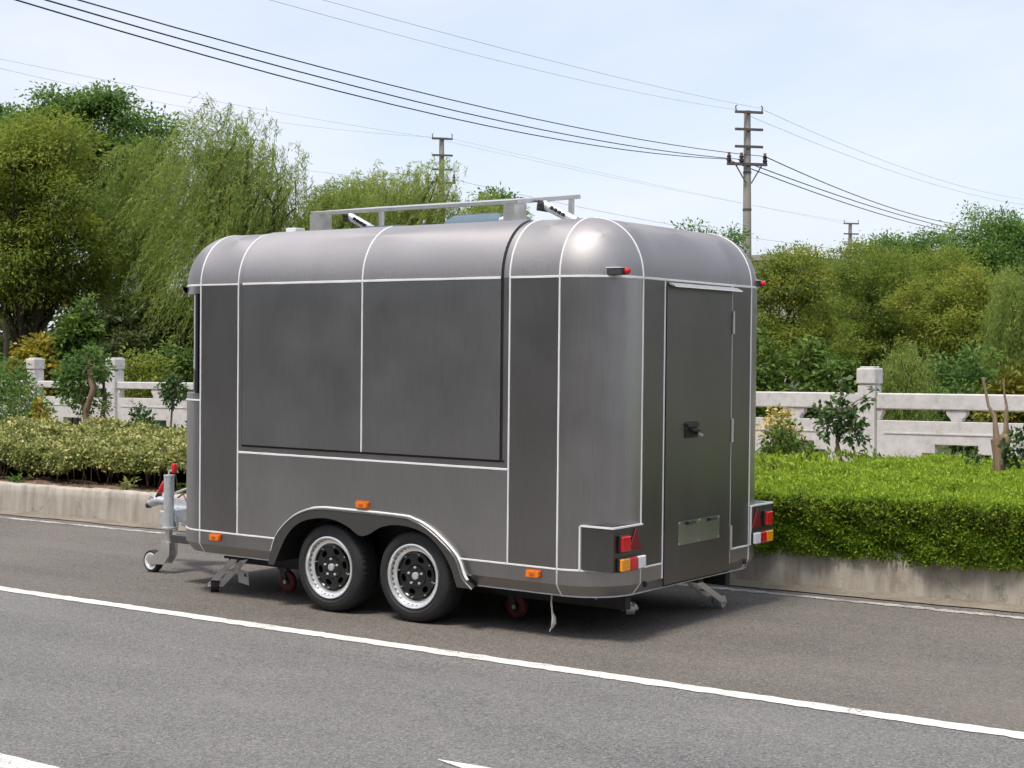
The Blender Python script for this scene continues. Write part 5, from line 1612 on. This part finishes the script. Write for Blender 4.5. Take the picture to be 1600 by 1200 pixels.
wood('reflection_wood', 'unseen wood across the road, added for its dark reflection', [(-60, -17, 14, 5), (-20, -16.5, 14, 5), (20, -17, 14, 5), (60, -14, 14, 5), (75, 25, 12, 5)], 72, 24000, 1.2)

# ------------------------------------------------------------------ hedges and planting behind the kerb
def hedge_surface(r, n, x0, x1, y0, y1, zlo, ztop, top_share, lump=0.05):
    """points on the top and the road-facing side of a clipped hedge, with outward directions"""
    nt_ = int(n * top_share)
    x = r.uniform(x0, x1, n)
    top = np.arange(n) < nt_
    y = np.where(top, r.uniform(y0, y1, n), y0)
    z = np.where(top, ztop(x, y), zlo + (ztop(x, np.full(n, y0)) - zlo) * r.random(n) ** 0.9)
    lum = lump * (np.sin(x * 5.3 + y * 2.1) * np.cos(y * 4.7 - x * 1.9) + 0.6 * np.sin(x * 13.1 + z * 9 + 1.3) * np.cos(y * 11 + z * 17))
    nd = np.where(top[:, None], np.array([[0, -0.15, 1.0]]), np.array([[0, -1.0, 0.15]]))
    p = np.stack([x, y, z], 1) + nd * lum[:, None]
    # round the upper front edge
    edge = np.clip(1 - (y - y0) / 0.16, 0, 1) * top
    p[:, 2] -= 0.06 * edge ** 2
    hi = np.clip((z - (ztop(x, np.full(n, y0)) - 0.14)) / 0.14, 0, 1) * (~top)
    p[:, 1] += 0.07 * hi ** 2
    return p, nd, top, lum

r = np.random.default_rng(81)
hz = lambda x, y: 0.675 + 0.022 * (y - 10.55) + 0.012 * np.sin(x * 1.7)
hx0, hx1, hy0, hy1 = -8.4, 7.0, 10.385, 13.9
hedge = empty('clipped_hedge', (-0.7, 12.2, 0.3))
tag(hedge, 'bright green clipped hedge along the right-hand kerb', 'hedge')
core = MB()
gx = np.arange(hx0, hx1, 0.3)
vs = []
for x in gx:
    for y, z in ((hy0 + 0.19, 0.31), (hy0 + 0.10, 0.52), (hy0 + 0.20, 0.57), (hy1 - 0.1, hz(x, hy1) - 0.15), (hy1 - 0.05, 0.3)):
        vs.append((x + 0.7 + r.normal() * 0.02, y - 12.2 + r.normal() * 0.015, z - 0.3 + r.normal() * 0.02))
core.add(vs, [(i * 5 + k, i * 5 + k + 1, i * 5 + 6 + k, i * 5 + 5 + k) for i in range(len(gx) - 1) for k in range(4)])
core.build('branches', 'twig', hedge, fix=False)
def sprigs(n_spr, x0, x1, per, top_share, size):
    p, nd, top, lum = hedge_surface(r, n_spr, x0, x1, hy0, hy1, 0.25, hz, top_share, 0.042)
    ci = np.repeat(np.arange(n_spr), per)
    n = n_spr * per
    c = p[ci] + r.normal(size=(n, 3)) * 0.016
    d = unit(nd[ci] * 0.75 + np.array([0, 0, 0.35]) + r.normal(size=(n, 3)) * 0.62)
    c = c - d * size * 0.35
    nr = unit(r.normal(size=(n, 3)))
    s = r.uniform(0.6, 1.3, n)
    # sunlight put into the tone: top leaves paler than the side; older, browner shoots just below the upper edge of the side
    zr = (p[:, 2] - 0.22) / 0.45
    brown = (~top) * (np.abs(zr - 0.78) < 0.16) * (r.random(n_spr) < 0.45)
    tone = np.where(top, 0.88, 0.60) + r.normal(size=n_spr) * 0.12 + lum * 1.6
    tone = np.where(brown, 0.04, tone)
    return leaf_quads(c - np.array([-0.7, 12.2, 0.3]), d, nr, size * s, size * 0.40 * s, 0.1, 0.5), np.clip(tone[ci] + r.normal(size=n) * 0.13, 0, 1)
q1, t1 = sprigs(24000, -5.9, -1.9, 10, 0.64, 0.030)
q2, t2 = sprigs(5200, -1.9, hx1, 7, 0.6, 0.070)
q3, t3 = sprigs(1800, hx0, -5.9, 7, 0.6, 0.060)
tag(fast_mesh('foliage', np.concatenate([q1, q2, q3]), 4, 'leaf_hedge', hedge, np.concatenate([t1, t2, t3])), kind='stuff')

# variegated hedge on the left, stems showing below the leaves
r = np.random.default_rng(82)
vh = empty('variegated_hedge', (-15.0, 11.8, 0.32))
tag(vh, 'yellow-green variegated hedge along the left-hand kerb', 'hedge')
vz = lambda x, y: 0.685 + 0.075 * (y - 10.9) + 0.03 * np.sin(x * 2.3) * np.cos(x * 0.9 + 1)
n_ro = 15000
vx0, vx1 = -19.5, -9.3
p, nd, top, lum = hedge_surface(r, n_ro, vx0, vx1, 10.86, 12.9, 0.44, vz, 0.60, 0.06)
low = 0.10 * np.sin(p[:, 0] * 2.9) * np.sin(p[:, 0] * 1.1 + 2)
keep = top | (p[:, 2] > 0.44 + low + 0.05)
p, nd, top, lum = p[keep], nd[keep], top[keep], lum[keep]
n_ro = len(p)
per = 8
ci = np.repeat(np.arange(n_ro), per)
n = n_ro * per
ax_ = unit(nd * 0.9 + np.array([0, 0, 0.35]) + r.normal(size=(n_ro, 3)) * 0.45)
d = unit(ax_[ci] * 0.45 + r.normal(size=(n, 3)) * 0.8)
c = p[ci] + r.normal(size=(n, 3)) * 0.018
s = r.uniform(0.7, 1.25, n)
tone = np.clip((np.where(top, 0.60, 0.50) + r.normal(size=n_ro) * 0.18 + lum * 1.2)[ci] + r.normal(size=n) * 0.14, 0, 1)
q = leaf_quads(c - np.array([-15.0, 11.8, 0.32]), d, unit(ax_[ci] + r.normal(size=(n, 3)) * 0.4), 0.046 * s, 0.027 * s, 0.12, 0.5)
tag(fast_mesh('foliage', q, 4, 'leaf_variegated', vh, tone), kind='stuff')
mb = MB()
rr = random.Random(9)
for k in range(420):
    x = rr.uniform(vx0, vx1)
    y = rr.uniform(10.95, 12.6)
    a = rr.uniform(0, 6.28)
    h_ = rr.uniform(0.22, 0.42)
    sp = rr.uniform(0.03, 0.16)
    p0 = Vector((x + 15.0, y - 11.8, 0.0))
    p1 = p0 + Vector((sp * 0.4 * math.cos(a), sp * 0.4 * math.sin(a), h_ * 0.5))
    p2 = p0 + Vector((sp * math.cos(a), sp * math.sin(a), h_))
    mb.tube([p0, p1, p2], [0.008, 0.006, 0.003], 5, caps=False)
tag(mb.build('stems', 'bark_pale', vh, fix=False), kind='stuff')
core = MB()
gx = np.arange(vx0, vx1, 0.3)
vs = []
for x in gx:
    for y, z in ((11.06, 0.56), (11.02, 0.63), (12.85, float(vz(x, 12.85)) - 0.07), (12.9, 0.35)):
        vs.append((x + 15.0, y - 11.8 + r.normal() * 0.03, z - 0.32 + r.normal() * 0.02))
core.add(vs, [(i * 4 + k, i * 4 + k + 1, i * 4 + 5 + k, i * 4 + 4 + k) for i in range(len(gx) - 1) for k in range(3)])
core.build('branches', 'twig', vh, fix=False)

# little tufts and weeds on the bare soil under the left hedge
def tuft(seed, x, y, z, hw, h, mat, label, n=60, L=0.06, W=0.03, name='weed', cat='weed', group='weeds on the soil by the kerb'):
    r = np.random.default_rng(seed)
    root = empty(name, (x, y, z))
    tag(root, label, cat, group)
    c = r.normal(size=(n, 3)) * np.array([hw * 0.45, hw * 0.45, 0]) + np.array([0, 0, 1]) * (r.random(n) * h)[:, None]
    d = unit(c * np.array([1, 1, 0.4]) + r.normal(size=(n, 3)) * 0.4 + np.array([0, 0, 0.4]) * h)
    s = r.uniform(0.6, 1.3, n)
    fast_mesh('leaves', leaf_quads(c, d, unit(r.normal(size=(n, 3)) * 0.5 + np.array([0, 0, 1])), L * s, W * s), 4, mat, root, np.clip(r.normal(size=n) * 0.2 + 0.5, 0, 1))
    MB().tube([(0, 0, -0.03), (0, 0, h * 0.7)], [0.006, 0.003], 5).build('stem', 'bark', root)
    return root
tuft(91, -12.95, 10.66, 0.30, 0.11, 0.12, 'leaf_variegated', 'small yellow-green tuft on the soil above the kerb', 70, 0.055, 0.03)
tuft(92, -12.05, 10.75, 0.30, 0.14, 0.10, 'leaf_fresh', 'green weed on the soil behind the jockey wheel', 70, 0.07, 0.03)
tuft(93, -14.9, 10.70, 0.30, 0.13, 0.08, 'leaf_fresh', 'flat green weed on the soil near the left border', 60, 0.07, 0.025)
tuft(94, -12.35, 10.72, 0.30, 0.07, 0.16, 'leaf_fresh', 'upright seedling on the soil left of the drawbar', 36, 0.055, 0.03)
# dry twigs and dead leaves scattered on the soil: too many to count
r = np.random.default_rng(95)
n = 1600
c = np.stack([r.uniform(-19, -9.5, n), r.uniform(10.5, 11.3, n), np.zeros(n)], 1)
c[:, 2] = bed_z(c[:, 0], c[:, 1]) + 0.012
d = unit(r.normal(size=(n, 3)) * np.array([1, 1, 0.25]))
M['litter'] = leaf_mat('dead_leaves', [(0, (0.06, 0.04, 0.025)), (0.6, (0.17, 0.11, 0.06)), (1, (0.32, 0.24, 0.15))], 0.1)
lt = fast_mesh('leaf_litter', leaf_quads(c, d, np.tile([0, 0, 1.0], (n, 1)), r.uniform(0.02, 0.07, n), r.uniform(0.006, 0.025, n)), 4, 'litter', None, r.random(n))
tag(lt, 'dead leaves and twigs on the soil under the left hedge', 'leaf litter', kind='stuff')

# small planted trees and shrubs in the bed
def stem_tree(name, label, base, stems, leaf_balls, mat, bark='bark_pale', L=0.06, W=0.034, n_leaf=500, seed=1, cat='sapling', group='small planted trees in the bed', tone=0.0, twig=True):
    """stems: list of (points, radii); leaf_balls: (x,y,z,r) local"""
    root = empty(name, base)
    tag(root, label, cat, group)
    r = np.random.default_rng(seed)
    rr = random.Random(seed)
    mb = MB()
    for pts, rad in stems:
        mb.tube(pts, rad, 9)
    if twig:
        top = Vector(stems[0][0][-1])
        for (x, y, z, rb) in leaf_balls:
            for k in range(3):
                e = Vector((x + rr.uniform(-1, 1) * rb * 0.8, y + rr.uniform(-1, 1) * rb * 0.8, z + rr.uniform(-0.5, 0.9) * rb))
                s0 = top if k == 0 else Vector((x, y, z))
                m_ = s0.lerp(e, 0.5) + Vector((rr.uniform(-1, 1), rr.uniform(-1, 1), 0.3)) * rb * 0.2
                mb.tube([s0, m_, e], [0.007, 0.005, 0.002], 5, caps=False)
    mb.build('trunk', bark, root, smooth=60, fix=False)
    lb = np.array(leaf_balls)
    w = lb[:, 3] ** 2
    k = r.choice(len(lb), n_leaf, p=w / w.sum())
    u_ = unit(r.normal(size=(n_leaf, 3)))
    c = lb[k, :3] + u_ * (lb[k, 3] * r.random(n_leaf) ** 0.45)[:, None]
    d = unit(u_ + r.normal(size=(n_leaf, 3)) * 0.6 + np.array([0, 0, -0.1]))
    s = r.uniform(0.65, 1.25, n_leaf)
    tn = np.clip(0.45 + tone + r.normal(size=n_leaf) * 0.22, 0, 1)
    fast_mesh('crown', leaf_quads(c, d, unit(r.normal(size=(n_leaf, 3)) * 0.6 + np.array([0, -0.3, 0.8])), L * s, W * s), 4, mat, root, tn)
    return root
stem_tree('sapling', 'small dark-leaved tree standing in the right-hand hedge before the capped post', (-6.13, 13.5, 0.38),
          [([(0.02, 0, 0), (0.0, 0, 0.30), (-0.05, 0.01, 0.52), (-0.03, 0, 0.80)], [0.028, 0.024, 0.018, 0.008])],
          [(-0.12, 0, 0.68, 0.15), (0.10, 0.02, 0.64, 0.14), (-0.02, 0, 0.80, 0.14), (-0.22, 0.03, 0.80, 0.09), (0.16, -0.02, 0.76, 0.09), (0.02, 0, 0.98, 0.08), (0.01, 0, 1.12, 0.05), (0.19, 0, 0.56, 0.06), (0.26, 0, 0.92, 0.05), (0.34, 0, 1.02, 0.03)],
          'leaf_glossy', n_leaf=560, L=0.066, W=0.040, seed=101, tone=0.2)
for k, (x, z1, z2) in enumerate(((0.22, 0.86, 1.05),)):
    pass
stem_tree('pruned_tree', 'pruned stump with two bare upright sticks at the right border', (-4.46, 13.0, 0.35),
          [([(0, 0, 0), (-0.005, 0, 0.25), (0.0, 0, 0.50), (-0.03, 0, 0.66)], [0.062, 0.052, 0.056, 0.048]),
           ([(-0.02, 0, 0.60), (-0.035, 0, 0.74), (-0.05, 0.01, 0.86), (-0.095, 0, 0.93), (-0.125, 0.01, 1.05), (-0.15, 0, 1.18)], [0.034, 0.024, 0.017, 0.013, 0.011, 0.013]),
           ([(0.0, 0, 0.60), (0.055, 0, 0.72), (0.05, 0.01, 0.84), (0.06, 0, 0.93), (0.035, 0.01, 1.04), (0.03, 0, 1.17)], [0.034, 0.026, 0.016, 0.011, 0.009, 0.009]),
           ([(0.0, 0, 0.50), (0.045, 0, 0.60), (0.055, 0, 0.68), (0.05, 0, 0.71)], [0.03, 0.040, 0.044, 0.020])],
          [(0.14, 0, 0.62, 0.11), (0.20, 0, 0.70, 0.08), (0.10, 0, 0.50, 0.08), (-0.16, -0.03, 0.42, 0.06), (-0.22, -0.03, 0.50, 0.05), (0.06, -0.05, 0.30, 0.06), (-0.08, -0.05, 0.26, 0.06)],
          'leaf_glossy', n_leaf=260, L=0.062, W=0.036, seed=102, tone=0.15, twig=False)
stem_tree('flowering_shrub', 'cream-yellow flowering shrub tucked behind the trailer rear', (-6.95, 13.9, 0.38),
          [([(0, 0, 0), (0, 0, 0.4)], [0.02, 0.012])],
          [(0.0, 0, 0.62, 0.15), (0.10, 0, 0.54, 0.13), (-0.05, 0, 0.72, 0.13), (0.03, 0, 0.76, 0.09), (-0.12, 0, 0.60, 0.14)], 'leaf_cream', n_leaf=640, L=0.045, W=0.026, seed=103, cat='shrub')
stem_tree('leafy_shrub', 'green leafy base of the flowering shrub in the right-hand bed', (-6.86, 13.75, 0.38),
          [([(0, 0, 0), (0, 0, 0.3)], [0.02, 0.012])],
          [(0.0, 0, 0.40, 0.20), (0.14, 0, 0.38, 0.17), (-0.10, 0, 0.42, 0.18), (0.24, 0, 0.42, 0.09), (0.02, 0.05, 0.56, 0.16)], 'leaf_fresh', n_leaf=900, L=0.055, W=0.028, seed=104, cat='shrub', tone=0.1)
for k, (dx, h_) in enumerate(((0.33, 0.46), (0.42, 0.40))):
    tuft(110 + k, -6.13 + dx, 13.3, 0.50, 0.10, h_ - 0.08, 'leaf_fresh', ['taller green shoot beside the dark-leaved sapling', 'shorter green shoot beside the dark-leaved sapling'][k], 60, 0.07, 0.028, name='green_shoot', cat='shoot', group='green shoots in the hedge')
# left bed
stem_tree('crooked_tree', 'small evergreen with a crooked pale trunk before the left-hand posts', (-18.51, 14.5, 0.40),
          [([(0.02, 0, 0), (0.0, 0, 0.34), (-0.03, 0, 0.52), (0.08, 0, 0.72), (0.15, 0, 0.88), (0.08, 0, 1.02), (0.06, 0, 1.24)], [0.062, 0.056, 0.050, 0.046, 0.044, 0.040, 0.02]),
           ([(0.0, 0, 0.5), (-0.2, 0.05, 0.72), (-0.42, 0.05, 0.95)], [0.03, 0.022, 0.012])],
          [(-0.30, 0.05, 0.84, 0.26), (-0.48, 0.05, 1.02, 0.24), (-0.12, 0.10, 1.10, 0.26), (-0.30, 0.05, 1.24, 0.20), (0.10, 0.10, 1.26, 0.20), (0.34, 0.05, 1.14, 0.14), (-0.62, 0.05, 0.90, 0.13), (-0.10, 0.02, 0.62, 0.16), (0.0, 0.1, 1.42, 0.12), (0.30, 0.05, 0.70, 0.10), (0.38, 0, 0.58, 0.08)],
          'leaf_dark', n_leaf=1700, L=0.085, W=0.045, seed=105, tone=-0.1)
stem_tree('sapling', 'slim sapling with a straight stem near the trailer front', (-16.12, 14.0, 0.40),
          [([(-0.02, 0, 0), (0.02, 0, 0.36), (0.06, 0, 0.70), (0.08, 0, 0.95)], [0.018, 0.016, 0.013, 0.007])],
          [(0.06, 0, 0.84, 0.16), (-0.05, 0, 0.90, 0.13), (0.18, 0, 0.90, 0.12), (0.07, 0, 1.02, 0.11), (0.02, 0, 0.72, 0.09)], 'leaf_glossy', n_leaf=460, L=0.07, W=0.042, seed=106, tone=0.2)
stem_tree('dark_shrub', 'dark green shrub between the crooked tree and the slim sapling', (-15.98, 13.5, 0.40),
          [([(0, 0, 0), (-0.05, 0, 0.4)], [0.018, 0.01])],
          [(-0.06, 0, 0.46, 0.15), (-0.18, 0, 0.56, 0.11), (0.06, 0, 0.38, 0.15), (-0.14, 0, 0.30, 0.14), (0.18, 0, 0.30, 0.12), (-0.22, 0, 0.68, 0.06)], 'leaf_glossy', n_leaf=520, L=0.07, W=0.042, seed=107, cat='shrub', tone=0.1)
stem_tree('yellow_shrub', 'small yellow-leaved shrub below the crooked tree', (-18.75, 13.9, 0.40),
          [([(0, 0, 0), (0.0, 0, 0.35)], [0.015, 0.008])],
          [(0.0, 0, 0.40, 0.15), (-0.06, 0, 0.55, 0.12), (0.14, 0, 0.34, 0.14), (0.02, 0, 0.26, 0.16), (-0.10, 0, 0.68, 0.06)], 'leaf_yellow', n_leaf=760, L=0.06, W=0.036, seed=108, cat='shrub', tone=0.15)
stem_tree('red_shoots', 'thin reddish shoots in front of the right one of the two left-hand posts', (-18.3, 14.6, 0.40),
          [([(0, 0, 0), (0.05, 0, 0.5), (0.12, 0, 0.75)], [0.010, 0.006, 0.003])],
          [(0.02, 0, 0.40, 0.14), (0.10, 0, 0.60, 0.12), (-0.08, 0, 0.30, 0.14), (0.14, 0, 0.76, 0.08)], 'leaf_red', n_leaf=260, L=0.05, W=0.024, seed=109, cat='shrub', tone=-0.1)
stem_tree('evergreen_bush', 'dense dark bush covering the foot of the leftmost post', (-20.6, 15.0, 0.40),
          [([(0, 0, 0), (0, 0, 0.5)], [0.03, 0.015])],
          [(0.0, 0, 0.55, 0.36), (-0.4, 0.1, 0.70, 0.40), (0.25, 0, 0.40, 0.26), (-0.8, 0.1, 0.80, 0.45), (-0.5, 0.1, 1.05, 0.30), (-1.2, 0.1, 0.75, 0.5)], 'leaf_dark', n_leaf=2400, L=0.085, W=0.042, seed=110, cat='bush', tone=0.05)
stem_tree('grassy_bush', 'grassy green shrub behind the left end of the variegated hedge', (-19.2, 13.6, 0.36),
          [([(0, 0, 0), (0, 0, 0.3)], [0.015, 0.008])],
          [(0.0, 0, 0.30, 0.20), (-0.35, 0, 0.34, 0.24), (0.30, 0, 0.25, 0.18), (-0.75, 0, 0.36, 0.26)], 'leaf_fresh', n_leaf=1100, L=0.10, W=0.022, seed=111, cat='shrub', tone=-0.25)
stem_tree('low_shrub', 'low green shrub behind the hedge next to the trailer front', (-15.2, 13.3, 0.36),
          [([(0, 0, 0), (0, 0, 0.3)], [0.012, 0.007])],
          [(0.0, 0, 0.32, 0.16), (-0.30, 0, 0.30, 0.15), (0.30, 0, 0.34, 0.18), (-0.55, 0, 0.28, 0.14)], 'leaf_fresh', n_leaf=800, L=0.06, W=0.03, seed=112, cat='shrub', tone=-0.1)
# slim dark stake beside the left-hand post
st_ = MB().tube([(0, 0, 0), (0.0, 0, 1.34)], [0.022, 0.020], 8).build('garden_stake', plain('stake_green', (0.05, 0.065, 0.05), 0.7, var=0.2), smooth=60)
st_.location = (-18.62, 14.9, 0.42)
tag(st_, 'slim dark stake standing before the second left-hand post', 'stake')

# pale roof edge of a far building just behind the trailer's rear corner
bd = empty('far_building', (-26.0, 50.4, 0))
tag(bd, 'pale far building whose roof edge shows beside the trailer rear', 'building')
M['render'] = plain('pale_render', (0.48, 0.43, 0.38), 0.9, var=0.06, scale=1.0)
MB().box((-4.0, 0, -0.1), (1.0, 6, 5.35)).build('wall', 'render', bd)
MB().box((-4.15, -0.15, 5.35), (1.15, 6.15, 5.55)).build('roof', 'pole_concrete', bd)
